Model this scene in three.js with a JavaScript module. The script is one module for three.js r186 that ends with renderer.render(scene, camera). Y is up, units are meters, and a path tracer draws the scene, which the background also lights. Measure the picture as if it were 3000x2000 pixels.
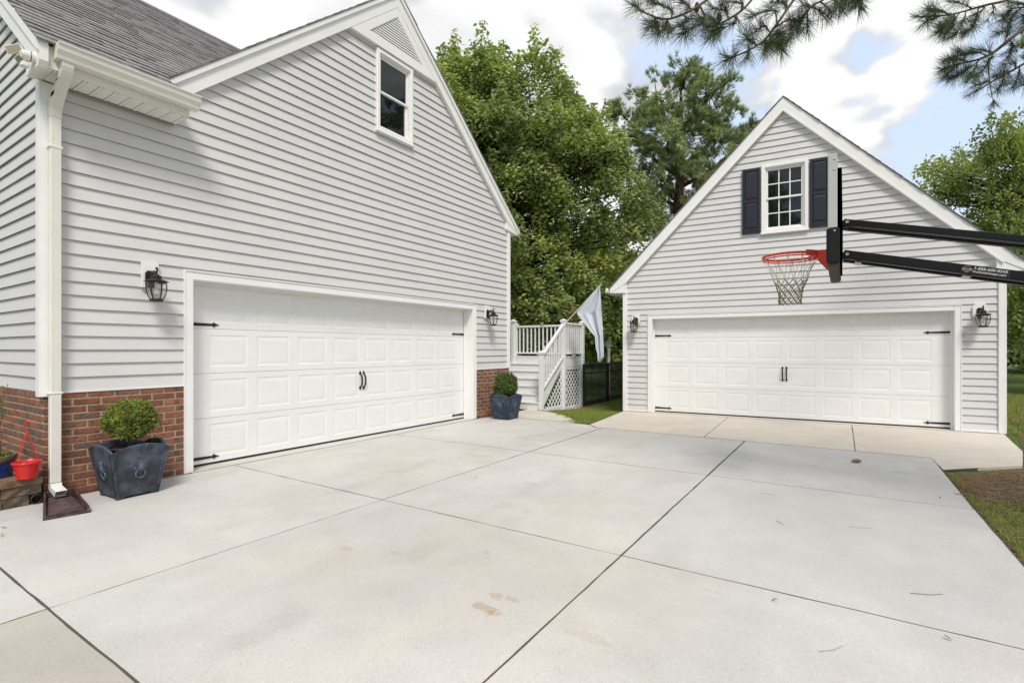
import * as THREE from 'three';
import { mergeGeometries } from 'three/addons/utils/BufferGeometryUtils.js';

// ---------- camera, sky, sun, exposure ----------
const scene = new THREE.Scene();
const camera = new THREE.PerspectiveCamera(67.73, 1.5, 0.05, 3000);
camera.position.set(0, 1.36, 0);
camera.rotation.set(0, Math.atan(975 / 1490), 0);
camera.setViewOffset(3000, 2000, 0, -22, 3000, 2000);
const renderer = new THREE.WebGLRenderer({ antialias: true });
renderer.toneMapping = THREE.LinearToneMapping;
renderer.toneMappingExposure = 1.48;
renderer.shadowMap.enabled = true;
const SUN = new THREE.Vector3(0.54, 1.0, 0.56).normalize();
const sun = new THREE.DirectionalLight(new THREE.Color(1.0, 0.94, 0.855), 2.0);
sun.position.copy(SUN).multiplyScalar(60);
sun.castShadow = true;
sun.shadow.radius = 30;
sun.shadow.mapSize.set(2048, 2048);
Object.assign(sun.shadow.camera, { left: -30, right: 30, top: 30, bottom: -30, near: 1, far: 140 });
scene.add(sun);

// ---------- noise ----------
const rng = (a) => () => { a = (a + 0x6d2b79f5) | 0; let t = Math.imul(a ^ (a >>> 15), 1 | a); t = (t + Math.imul(t ^ (t >>> 7), 61 | t)) ^ t; return ((t ^ (t >>> 14)) >>> 0) / 4294967296; };
const hash = (i, j, s) => { let h = Math.imul(i, 374761393) ^ Math.imul(j, 668265263) ^ Math.imul(s, 2147483647 - 97); h = Math.imul(h ^ (h >>> 13), 1274126177); return ((h ^ (h >>> 16)) >>> 0) / 4294967296; };
const mod = (a, n) => ((a % n) + n) % n;
function vnoise(x, y, per, s) {
  const i = Math.floor(x), j = Math.floor(y), fx = x - i, fy = y - j, u = fx * fx * (3 - 2 * fx), v = fy * fy * (3 - 2 * fy);
  const i0 = mod(i, per), i1 = mod(i + 1, per), j0 = mod(j, per), j1 = mod(j + 1, per);
  const a = hash(i0, j0, s), b = hash(i1, j0, s), c = hash(i0, j1, s), d = hash(i1, j1, s);
  return a + (b - a) * u + (c - a) * v + (a - b - c + d) * u * v;
}
function fbm(x, y, per, oct, s) { let t = 0, a = 0.5, n = 0; for (let o = 0; o < oct; o++) { t += a * vnoise(x, y, per, s + o); n += a; x *= 2; y *= 2; per *= 2; a *= 0.5; } return t / n; }
const sm = (a, b, x) => { x = Math.min(1, Math.max(0, (x - a) / (b - a))); return x * x * (3 - 2 * x); };
const mix = (a, b, t) => a + (b - a) * t;

// ---------- sky: pale blue air with broken bright cloud ----------
{
  const W = 2048, H = 1024, data = new Float32Array(W * H * 4);
  const th = Math.atan(975 / 1490), s = Math.sin(th), c = Math.cos(th);
  const dirOf = (u, v) => new THREE.Vector3(-s + c * (u - 1500) / 1490, (1022 - v) / 1490, -c - s * (u - 1500) / 1490).normalize();
  // openings of blue between the clouds: direction (by picture position), half-width in radians, strength
  const gaps = [[2700, 400, .10, .6], [2860, 350, .09, .6], [2970, 400, .12, .6], [2960, 250, .08, .5], [2500, 165, .022, .6], [2580, 150, .024, .5], [2650, 120, .022, .42], [2700, 100, .02, .4], [2420, 178, .018, .4], [1830, 200, .05, .62], [1800, 290, .05, .6], [1870, 270, .05, .5], [1610, 110, .03, .4], [2210, 150, .04, .4], [590, 30, .055, .6], [1650, 330, .04, .35]].map(([u, v, r, k]) => [dirOf(u, v), r, k]);
  const clouds = [[2330, 270, .07, .6], [2430, 290, .07, .55], [2560, 240, .06, .6], [2690, 215, .06, .55], [2800, 220, .05, .4], [2340, 70, .06, .5], [2500, 60, .06, .5], [2650, 30, .06, .45], [1200, 60, .25, .4], [850, 30, .18, .5], [1700, 40, .07, .5], [1660, 200, .05, .35], [1450, 60, .1, .3]].map(([u, v, r, k]) => [dirOf(u, v), r, k]);
  const d = new THREE.Vector3();
  for (let j = 0; j < H; j++) for (let i = 0; i < W; i++) {
    const ph = ((i + .5) / W - .5) * 2 * Math.PI, la = ((j + .5) / H - .5) * Math.PI;
    d.set(Math.cos(ph) * Math.cos(la), Math.sin(la), Math.sin(ph) * Math.cos(la));
    const y = Math.max(d.y, 0), k = 1.6 / (y + .22);
    const px = d.x * k + 40, py = d.z * k + 40;
    const wx = fbm(px * .9 + 7, py * .9, 512, 3, 91) - .5, wy = fbm(px * .9, py * .9 + 13, 512, 3, 97) - .5;
    let n = .5 + (fbm(px * 2.3 + wx * 1.6, py * 2.3 + wy * 1.6, 512, 7, 11) - .5) * 2.0 + .015;
    const tex0 = sm(.45, .8, fbm(px * 3.1 + wy * 4, py * 3.1 + wx * 4, 1024, 5, 77)); const wob = .45 + 1.1 * fbm(px * 5 + wx * 3, py * 5, 1024, 4, 57);
    for (const [g, r, q] of gaps) { const a = Math.acos(Math.min(1, g.dot(d))) * wob; n -= q * .42 * Math.exp(-a * a / (r * r)); }
    for (const [g, r, q] of clouds) { const a = Math.acos(Math.min(1, g.dot(d))) * (2 - wob); n += q * .42 * Math.exp(-a * a / (r * r)); }
    const cov = Math.min(1, sm(.27, .66, n) + .14 * tex0), tex = fbm(px * 2.3 + wy * 2, py * 2.3, 512, 5, 31);
    const hz = Math.exp(-y * 5);
    const blue = [mix(.43, .60, hz), mix(.535, .66, hz), mix(.70, .75, hz)];
    const cl = mix(.42, .69, sm(.22, .68, tex * .7 + sm(.45, .85, n) * .3));
    const o = (j * W + i) * 4;
    for (let q = 0; q < 3; q++) data[o + q] = d.y < 0 ? [.3, .31, .28][q] : mix(blue[q], cl * [1, 1.0, 1.01][q], cov);
    data[o + 3] = 1;
  }
  const t = new THREE.DataTexture(data, W, H, THREE.RGBAFormat, THREE.FloatType);
  t.mapping = THREE.EquirectangularReflectionMapping; t.magFilter = t.minFilter = THREE.LinearFilter; t.needsUpdate = true;
  scene.background = t; scene.environment = t;
}

// ---------- textures ----------
function tex(size, fn, srgb = true, repeat = 1) {
  const d = new Uint8Array(size * size * 4);
  for (let j = 0; j < size; j++) for (let i = 0; i < size; i++) {
    const c = fn(i / size, j / size, i, j), o = (j * size + i) * 4;
    for (let q = 0; q < 3; q++) d[o + q] = Math.max(0, Math.min(255, Math.round((Array.isArray(c) ? c[q] : c) * 255)));
    d[o + 3] = 255;
  }
  const t = new THREE.DataTexture(d, size, size); t.wrapS = t.wrapT = THREE.RepeatWrapping; t.magFilter = THREE.LinearFilter; t.minFilter = THREE.LinearMipmapLinearFilter; t.generateMipmaps = true;
  if (srgb) t.colorSpace = THREE.SRGBColorSpace;
  t.repeat.set(repeat, repeat); t.needsUpdate = true; return t;
}
const lin = (r, g, b) => new THREE.Color().setRGB(r, g, b);
const std = (o) => new THREE.MeshStandardMaterial(o);
const sheet = (t, rx, ry = rx) => { const c = t.clone(); c.repeat.set(rx, ry); c.needsUpdate = true; return c; };

// concrete: 12 m map with rust marks, scuffs and tyre smudges; fine pitted relief
const spots = []; {
  const r = rng(5);
  for (const [x, z, a, b, k] of [[-1.56, -2.16, .07, .04, .42], [-1.50, -2.13, .03, .025, .35], [-1.60, -2.29, .05, .03, .3], [-1.52, -2.31, .03, .022, .25], [-2.85, -2.27, .05, .035, .2], [-2.5, -2.41, .035, .035, .18], [-1.05, -2.2, .12, .035, .15], [-2.0, -2.75, .04, .025, .2], [-4.05, -6.9, .22, .07, .2], [-3.5, -7.1, .18, .05, .18], [-4.4, -7.9, .12, .06, .18], [-2.65, -4.4, .10, .05, .18], [-.6, -3.0, .05, .03, .14], [-2.2, -3.6, .08, .06, .15], [-3.9, -5.2, .16, .08, .14]]) spots.push([x, z, a, b, k, r() * 3]);
}
const drivePaint = tex(2048, (u, v, i, j) => {
  const x = u * 12 - 8, z = -v * 12;
  let n = .82 + .06 * (fbm(u * 9, v * 9, 9, 5, 3) - .5) + .05 * (fbm(u * 60, v * 60, 60, 4, 8) - .5) + .05 * (hash(i, j, 4) - .5);
  let warm = .02 * (fbm(u * 5, v * 5, 5, 3, 21) - .45);
  const sp = hash(i, j, 17); if (sp > .9955) n -= .13 * hash(i, j, 18); else if (sp < .006) n += .09;
  n -= .018 * sm(.56, .78, fbm(u * 26, v * 5, 5, 4, 33)) * sm(.45, .7, fbm(u * 7, v * 7, 7, 2, 36)); n += .02 * (sm(.4, .62, fbm(u * 17, v * 17, 17, 5, 38)) - .5); warm += .009 * sm(.55, .75, fbm(u * 12, v * 12, 12, 4, 39));
  const ty = Math.abs(mod(x + 4.9 + .12 * Math.sin(z * .9), 1.62) - .81); n -= .022 * sm(.11, .05, ty) * sm(.42, .66, fbm(u * 20, v * 34, 10, 4, 47)) * (x < -1.2 ? 1 : .4);
  for (const [sx, sz, a, b, k, q] of spots) {
    const dx = (x - sx) / a, dz = (z - sz) / b, dd = Math.sqrt(dx * dx + dz * dz);
    if (dd < 2.6) { const e = dd + 2.3 * (fbm(x * 20 + q * 9 + 250, z * 20 + 390, 1024, 4, 41) - .5), m = sm(1.0, .84, e) * k * (.75 + .5 * fbm(x * 40 + 99, z * 40 + 99, 1024, 2, 44)); n -= m * .19; warm += m * .10; }
  }
  return [n + warm * .6, n - warm * .3, n - warm * 1.5];
}, true, 1 / 12);
drivePaint.offset.set(8 / 12, 0);
const pitRelief = tex(512, (u, v, i, j) => .5 + .35 * (fbm(u * 40, v * 40, 40, 3, 61) - .5) + .3 * (hash(i, j, 62) - .5) - (hash(i >> 1, j >> 1, 63) > .985 ? .4 : 0), false, 1 / .9);
const concrete = (r, g, b) => std({ color: lin(r, g, b), map: drivePaint, bumpMap: pitRelief, bumpScale: .0016, roughness: .93 });
const M = {
  concreteGrey: concrete(.785, .767, .735), concretePale: concrete(.805, .78, .738), concreteTan: concrete(.89, .815, .71), concreteRough: concrete(.66, .62, .55),
  jointDirt: std({ color: lin(.085, .075, .058), roughness: 1 }),
};
const grain = tex(256, (u, v) => .5 + .5 * (fbm(u * 4, v * 90, 4, 3, 71) - .5), false, 1 / .6);
const vinylTone = tex(256, (u, v, i, j) => .965 + .045 * (fbm(u * 5, v * 9, 5, 4, 73) - .5) + .012 * (hash(i, j, 74) - .5), true, 1 / 2.3);
M.vinyl = std({ color: lin(.675, .66, .66), map: vinylTone, bumpMap: grain, bumpScale: .0006, roughness: .62 });
M.trim = std({ color: lin(.88, .875, .86), map: sheet(vinylTone, 1 / 1.7), roughness: .5 });
M.gutterWhite = std({ color: lin(.82, .805, .745), map: sheet(vinylTone, 1 / 1.1), roughness: .42 });
M.soffit = std({ color: lin(.83, .805, .76), roughness: .6 });
M.doorWhite = std({ color: lin(.86, .86, .845), map: sheet(vinylTone, 1 / 2.9), bumpMap: sheet(grain, 1 / .35), bumpScale: .0007, roughness: .5 });
M.sheath = std({ color: lin(.25, .24, .22), roughness: 1 });
M.blackIron = std({ color: lin(.014, .014, .015), roughness: .45, metalness: .2 });
M.rubber = std({ color: lin(.02, .02, .02), roughness: .8 });
M.glassDark = new THREE.MeshPhysicalMaterial({ color: lin(.006, .008, .009), roughness: .015, ior: 1.52, specularIntensity: 1 });
M.shutter = std({ color: lin(.013, .0155, .026), map: sheet(vinylTone, 1 / .4), bumpMap: sheet(grain, 1 / .3), bumpScale: .0006, roughness: .42 });
const granule = tex(512, (u, v, i, j) => { const n = .78 + .34 * (hash(i, j, 81) - .5) + .22 * (fbm(u * 12, v * 12, 12, 3, 82) - .5); return [n * 1.02, n, n * .99]; }, true, 1 / .5);
M.shingles = [[.385, .385, .40], [.36, .36, .375], [.41, .41, .42], [.325, .325, .335], [.375, .37, .375]].map((c) => std({ color: lin(...c), map: granule, bumpMap: sheet(granule, 1 / .3), bumpScale: .0015, roughness: .95 }));
const brickSpeck = tex(512, (u, v, i, j) => { const n = .8 + .28 * (fbm(u * 24, v * 24, 24, 4, 85) - .5) + .2 * (hash(i, j, 86) - .5), p = sm(.62, .75, fbm(u * 9, v * 9, 9, 3, 87)) * .16; return [n - p, n - p * .7, n - p * .5]; }, true, 1 / .55);
const brickRelief = tex(256, (u, v, i, j) => .5 + .5 * (fbm(u * 3, v * 40, 3, 4, 88) - .5) + .25 * (hash(i, j, 89) - .5), false, 1 / .25);
M.bricks = [[.42, .165, .095], [.36, .135, .08], [.47, .20, .115], [.31, .125, .082], [.39, .185, .12], [.28, .155, .125]].map((c) => std({ color: lin(...c), map: brickSpeck, bumpMap: brickRelief, bumpScale: .0035, roughness: .95 }));
M.mortar = std({ color: lin(.68, .57, .40), map: sheet(granule, 1 / .2), bumpMap: sheet(granule, 1 / .12), bumpScale: .002, roughness: 1 });
const lead = tex(512, (u, v, i, j) => { const a = fbm(u * 5, v * 5, 5, 5, 101), b = fbm(u * 16, v * 7, 7, 4, 104); const n = .55 + .55 * sm(.42, .8, a) * .7 + .25 * (b - .5) + .05 * (hash(i, j, 105) - .5); return [n * .97, n, n * 1.07]; }, true, 1 / .55);
M.lead = std({ color: lin(.098, .106, .128), map: lead, roughness: .62 });
M.leadBlue = std({ color: lin(.052, .085, .125), map: lead, roughness: .5 });
M.leadEdge = std({ color: lin(.14, .165, .20), map: lead, roughness: .6 });
M.potBlack = std({ color: lin(.022, .022, .024), roughness: .55 });
const crumb = tex(512, (u, v, i, j) => { const n = .45 + .5 * fbm(u * 30, v * 30, 30, 4, 111) + .25 * (hash(i >> 1, j >> 1, 112) - .5), q = hash(i >> 2, j >> 2, 113) > .9 ? .25 : 0; return [n + q, n * .93 + q * .8, n * .85 + q * .6]; }, true, 1 / .8);
M.soil = std({ color: lin(.15, .105, .07), map: crumb, bumpMap: sheet(crumb, 1 / .5), bumpScale: .012, roughness: 1 });
M.earth = std({ color: lin(.30, .235, .17), map: crumb, bumpMap: sheet(crumb, 1 / .5), bumpScale: .015, roughness: 1 });
M.barkChips = std({ color: lin(.22, .13, .08), map: crumb, bumpMap: sheet(crumb, 1 / .2), bumpScale: .012, roughness: 1 });
M.red = std({ color: lin(.62, .022, .02), roughness: .35 });
M.redRim = std({ color: lin(.60, .045, .018), roughness: .4 });
M.cobalt = new THREE.MeshPhysicalMaterial({ color: lin(.012, .05, .2), roughness: .2, clearcoat: .6 });
M.galv = std({ color: lin(.5, .5, .5), metalness: .9, roughness: .42 });
M.panelGrey = std({ color: lin(.50, .505, .49), metalness: .1, roughness: .45 });
M.gloss = new THREE.MeshPhysicalMaterial({ color: lin(.008, .008, .008), roughness: .28, specularIntensity: .55 });
M.pad = new THREE.MeshPhysicalMaterial({ color: lin(.010, .010, .011), roughness: .6, specularIntensity: .5 });
M.padWorn = std({ color: lin(.15, .13, .105), map: sheet(crumb, 1 / .5), roughness: .9 });
M.netKhaki = std({ color: lin(.30, .26, .155), roughness: 1 });
M.netPale = std({ color: lin(.55, .52, .43), roughness: 1 });
M.brownPlastic = std({ color: lin(.16, .085, .075), map: sheet(lead, 1 / .5), roughness: .5 });
const stoneMap = tex(512, (u, v, i, j) => { const n = .66 + .6 * (fbm(u * 7, v * 7, 7, 5, 121) - .5) + .15 * (hash(i, j, 122) - .5), q = sm(.5, .75, fbm(u * 3, v * 3, 3, 4, 124)); return [n + q * .07, n, n - q * .06]; }, true, 1 / .7);
M.stones = [[.36, .27, .185], [.29, .225, .165], [.43, .31, .21]].map((c) => std({ color: lin(...c), map: stoneMap, bumpMap: sheet(stoneMap, 1 / .35), bumpScale: .014, roughness: 1 }));
M.deckWhite = std({ color: lin(.84, .845, .85), map: sheet(vinylTone, 1 / .9), roughness: .5 });
M.deckBoard = std({ color: lin(.72, .72, .70), map: sheet(vinylTone, 1 / .5), roughness: .6 });
M.cloth = new THREE.MeshPhysicalMaterial({ color: lin(.70, .75, .86), roughness: .95, transmission: .25, thickness: 0, side: THREE.DoubleSide });
M.fenceBlack = std({ color: lin(.012, .012, .013), roughness: .5, metalness: .1 });
M.lampGlass = new THREE.MeshPhysicalMaterial({ color: lin(.93, .93, .90), transmission: 1, thickness: 0, roughness: .08, ior: 1.5 });
M.bronze = std({ color: lin(.035, .030, .027), roughness: .38, metalness: .35 });
M.bulb = std({ color: lin(.8, .78, .72), roughness: .4 });
M.sensorWhite = std({ color: lin(.78, .78, .77), roughness: .4 });
M.lens = std({ color: lin(.42, .36, .26), roughness: .25 });
const barkMap = tex(512, (u, v, i, j) => { const n = .5 + .9 * (fbm(u * 14, v * 4, 4, 5, 131) - .5) + .1 * (hash(i, j, 132) - .5); return [n, n * .93, n * .87]; }, true, 1 / .8);
M.bark = std({ color: lin(.17, .14, .115), map: barkMap, bumpMap: barkMap, bumpScale: .02, roughness: 1 });
M.pineBark = std({ color: lin(.25, .18, .14), map: barkMap, bumpMap: barkMap, bumpScale: .03, roughness: 1 });
M.deadLeaf = std({ color: lin(.30, .235, .165), roughness: 1 });
M.twig = std({ color: lin(.12, .085, .06), roughness: 1 });
const leafMat = (k = .35) => new THREE.MeshPhysicalMaterial({ color: 0xffffff, roughness: .9, transmission: k, thickness: 0, side: THREE.DoubleSide });
M.leaf = leafMat(.52); M.leafThick = leafMat(.25);
M.needle = std({ color: 0xffffff, roughness: .6, side: THREE.DoubleSide });
M.blade = leafMat(.25);

// ---------- geometry helpers ----------
const flat = (g) => (g.index ? g.toNonIndexed() : g.clone());
const V = (x, y, z) => new THREE.Vector3(x, y, z);
class MB {                                   // a triangle collector: several pieces joined into one mesh
  constructor() { this.p = []; this.n = []; }
  tri(a, b, c) { const n = b.clone().sub(a).cross(c.clone().sub(a)).normalize(); for (const v of [a, b, c]) { this.p.push(v.x, v.y, v.z); this.n.push(n.x, n.y, n.z); } return this; }
  quad(a, b, c, d) { this.tri(a, b, c); this.tri(a, c, d); return this; }
  geo(g, m) {
    g = flat(g); if (!g.attributes.normal) g.computeVertexNormals(); if (m) g.applyMatrix4(m);
    const P = g.attributes.position.array, N = g.attributes.normal.array; for (let i = 0; i < P.length; i++) { this.p.push(P[i]); this.n.push(N[i]); } return this;
  }
  hexa(b, t) {                                // two quads (bottom, top), each counter-clockwise seen from above
    this.quad(t[0], t[1], t[2], t[3]); this.quad(b[3], b[2], b[1], b[0]);
    for (let i = 0; i < 4; i++) { const j = (i + 1) % 4; this.quad(b[i], b[j], t[j], t[i]); } return this;
  }
  box(x0, x1, y0, y1, z0, z1, c = 0) {        // c: chamfer
    if (!c) return this.hexa([V(x0, y0, z1), V(x1, y0, z1), V(x1, y0, z0), V(x0, y0, z0)], [V(x0, y1, z1), V(x1, y1, z1), V(x1, y1, z0), V(x0, y1, z0)]);
    c = Math.min(c, (x1 - x0) * .45, (y1 - y0) * .45, (z1 - z0) * .45);
    const X = [x0, x1], Y = [y0, y1], Z = [z0, z1], s = [1, -1];
    const P = (i, j, k, ax) => V(X[i] + (ax === 0 ? 0 : s[i] * c), Y[j] + (ax === 1 ? 0 : s[j] * c), Z[k] + (ax === 2 ? 0 : s[k] * c));
    const f = (a, b, d, e, out) => { const n = b.clone().sub(a).cross(d.clone().sub(a)); n.dot(out) > 0 ? this.quad(a, b, d, e) : this.quad(e, d, b, a); };
    const ctr = V((x0 + x1) / 2, (y0 + y1) / 2, (z0 + z1) / 2), o = (...q) => q.reduce((t, v) => t.add(v), V(0, 0, 0)).divideScalar(q.length).sub(ctr);
    const put = (...q) => f(q[0], q[1], q[2], q[3], o(...q));
    for (const i of [0, 1]) { put(P(i, 0, 0, 0), P(i, 1, 0, 0), P(i, 1, 1, 0), P(i, 0, 1, 0)); put(P(0, i, 0, 1), P(1, i, 0, 1), P(1, i, 1, 1), P(0, i, 1, 1)); put(P(0, 0, i, 2), P(1, 0, i, 2), P(1, 1, i, 2), P(0, 1, i, 2)); }
    for (const i of [0, 1]) for (const j of [0, 1]) {
      put(P(i, j, 0, 0), P(i, j, 1, 0), P(i, j, 1, 1), P(i, j, 0, 1)); put(P(i, 0, j, 0), P(i, 1, j, 0), P(i, 1, j, 2), P(i, 0, j, 2)); put(P(0, i, j, 1), P(1, i, j, 1), P(1, i, j, 2), P(0, i, j, 2));
      for (const k of [0, 1]) { const a = P(i, j, k, 0), b = P(i, j, k, 1), d = P(i, j, k, 2), out = o(a, b, d); b.clone().sub(a).cross(d.clone().sub(a)).dot(out) > 0 ? this.tri(a, b, d) : this.tri(a, d, b); }
    } return this;
  }
  tube(pts, rad, sides = 8, flat = 1) {       // tapered tube along points; rad: number or list
    const rings = []; let up = V(0, 1, 0);
    for (let i = 0; i < pts.length; i++) {
      const t = pts[Math.min(i + 1, pts.length - 1)].clone().sub(pts[Math.max(i - 1, 0)]).normalize();
      if (Math.abs(t.dot(up)) > .95) up = Math.abs(t.x) < .9 ? V(1, 0, 0) : V(0, 0, 1);
      const a = up.clone().sub(t.clone().multiplyScalar(up.dot(t))).normalize(), b = t.clone().cross(a), r = Array.isArray(rad) ? rad[i] : rad;
      up = a; rings.push(Array.from({ length: sides }, (_, k) => { const q = k / sides * Math.PI * 2, dx = a.clone().multiplyScalar(Math.cos(q)).addScaledVector(b, Math.sin(q) * flat); return [pts[i].clone().addScaledVector(dx, r), dx]; }));
    }
    const put = (v) => { this.p.push(v[0].x, v[0].y, v[0].z); this.n.push(v[1].x, v[1].y, v[1].z); };
    for (let i = 0; i + 1 < rings.length; i++) for (let k = 0; k < sides; k++) { const a = rings[i][k], b = rings[i][(k + 1) % sides], c = rings[i + 1][(k + 1) % sides], d = rings[i + 1][k]; for (const v of [a, b, c, a, c, d]) put(v); }
    for (const [r, f] of [[rings[0], 1], [rings.at(-1), 0]]) for (let k = 1; k + 1 < sides; k++) f ? this.tri(r[0][0], r[k + 1][0], r[k][0]) : this.tri(r[0][0], r[k][0], r[k + 1][0]);
    return this;
  }
  prism(poly, h, map) {                       // polygon [x,y] extruded by h, map(x,y,z) -> Vector3
    const g = new THREE.ExtrudeGeometry(new THREE.Shape(poly.map((q) => new THREE.Vector2(...q))), { depth: h, bevelEnabled: false });
    const P = flat(g).attributes.position; const v = []; for (let i = 0; i < P.count; i++) v.push(map ? map(P.getX(i), P.getY(i), P.getZ(i)) : V(P.getX(i), P.getY(i), P.getZ(i)));
    for (let i = 0; i < v.length; i += 3) this.tri(v[i], v[i + 1], v[i + 2]); return this;
  }
  lathe(prof, sides = 24, at = [0, 0, 0]) { return this.geo(new THREE.LatheGeometry(prof.map((q) => new THREE.Vector2(...q)), sides), new THREE.Matrix4().makeTranslation(...at)); }
  out() {
    const g = new THREE.BufferGeometry(); g.setAttribute('position', new THREE.Float32BufferAttribute(this.p, 3)); g.setAttribute('normal', new THREE.Float32BufferAttribute(this.n, 3)); return boxUV(g);
  }
}
function boxUV(g) {                          // texture coordinates in metres, from the side each face points to
  const P = g.attributes.position, uv = new Float32Array(P.count * 2), a = V(), b = V(), c = V();
  for (let i = 0; i < P.count; i += 3) {
    a.fromBufferAttribute(P, i); b.fromBufferAttribute(P, i + 1); c.fromBufferAttribute(P, i + 2);
    const n = b.clone().sub(a).cross(c.clone().sub(a)), ax = Math.abs(n.x), ay = Math.abs(n.y), az = Math.abs(n.z);
    [a, b, c].forEach((v, k) => { const o = (i + k) * 2; if (ay >= ax && ay >= az) { uv[o] = v.x; uv[o + 1] = -v.z; } else if (ax >= az) { uv[o] = -v.z; uv[o + 1] = v.y; } else { uv[o] = v.x; uv[o + 1] = v.y; } });
  }
  g.setAttribute('uv', new THREE.BufferAttribute(uv, 2)); return g;
}
const taken = {};
const numbered = (n) => { if (taken[n] === undefined) { taken[n] = 0; return n; } return n + '_' + String(++taken[n]).padStart(3, '0'); };
const shade = (o) => { o.castShadow = o.receiveShadow = true; return o; };
function part(name, g, m, parent, at, turn) {
  const o = shade(new THREE.Mesh(g instanceof MB ? g.out() : g, m)); o.name = name; if (at) o.position.set(...at); if (turn) o.rotation.set(...turn); parent.add(o); return o;
}
function thing(name, label, category, pos = [0, 0, 0], turn = 0, group) {
  const o = new THREE.Group(); o.name = numbered(name); o.position.set(...pos); o.rotation.y = turn; o.userData = { label, category }; if (group) o.userData.group = group; scene.add(o); return o;
}
function solo(name, g, m, label, category, pos, turn, group) {
  const o = shade(new THREE.Mesh(g instanceof MB ? g.out() : g, m)); o.name = numbered(name); if (pos) o.position.set(...pos); if (turn) o.rotation.set(...turn);
  o.userData = { label, category }; if (group) o.userData.group = group; scene.add(o); return o;
}
function struct(name, g, m) { const o = shade(new THREE.Mesh(g instanceof MB ? g.out() : g, m)); o.name = name; o.userData = { kind: 'structure' }; scene.add(o); return o; }
const stuff = (o) => { o.userData.kind = 'stuff'; return o; };
function instances(name, g, m, list, parent) {   // list of [position, quaternion, scale(Vector3|number), Color]
  const o = shade(new THREE.InstancedMesh(g, m, list.length)); o.name = name; const mt = new THREE.Matrix4(), s = V();
  list.forEach(([p, q, k, c], i) => { typeof k === 'number' ? s.set(k, k, k) : s.copy(k); o.setMatrixAt(i, mt.compose(p, q, s)); if (c) o.setColorAt(i, c); });
  parent.add(o); return stuff(o);
}
const lerp = (a, b, t) => a.clone().lerp(b, t);

// ---------- ground ----------
const gy = (x, z) => { const back = sm(-9.2, -11.6, z) * sm(-3.6, -4.6, x); return -.035 - .115 * back - .25 * sm(-16, -40, z); };
{
  const xs = [], zs = []; for (let x = -24; x <= 24; x += .8) xs.push(x); for (let z = -40; z <= 24; z += .8) zs.push(z);
  const far = [30, 45, 80, 160, 400, 900]; const X = [...far.map((q) => -q).reverse(), ...xs, ...far], Zs = [...far.map((q) => -q - 14).reverse(), ...zs, ...far];
  const mb = new MB(); const P = (x, z) => V(x, gy(x, z), z);
  for (let i = 0; i + 1 < X.length; i++) for (let j = 0; j + 1 < Zs.length; j++) mb.quad(P(X[i], Zs[j + 1]), P(X[i + 1], Zs[j + 1]), P(X[i + 1], Zs[j]), P(X[i], Zs[j]));
  const turf = tex(1024, (u, v, i, j) => { const a = fbm(u * 10, v * 10, 10, 5, 201), b = fbm(u * 70, v * 70, 70, 3, 205), h = hash(i, j, 207); const d = sm(.55, .75, a) * .6; const n = .5 + .6 * (b - .5) + .3 * (h - .5); return [n * mix(.78, 1.0, d), n * mix(1.0, .86, d), n * mix(.35, .52, d)]; }, true, 1 / 6);
  struct('lawn', mb, std({ color: lin(.42, .46, .20), map: turf, roughness: 1 }));
}
const DRIVE_E = (z) => mix(.985, .92, sm(0, -7.46, z));   // the right-hand edge of the driveway

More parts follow.
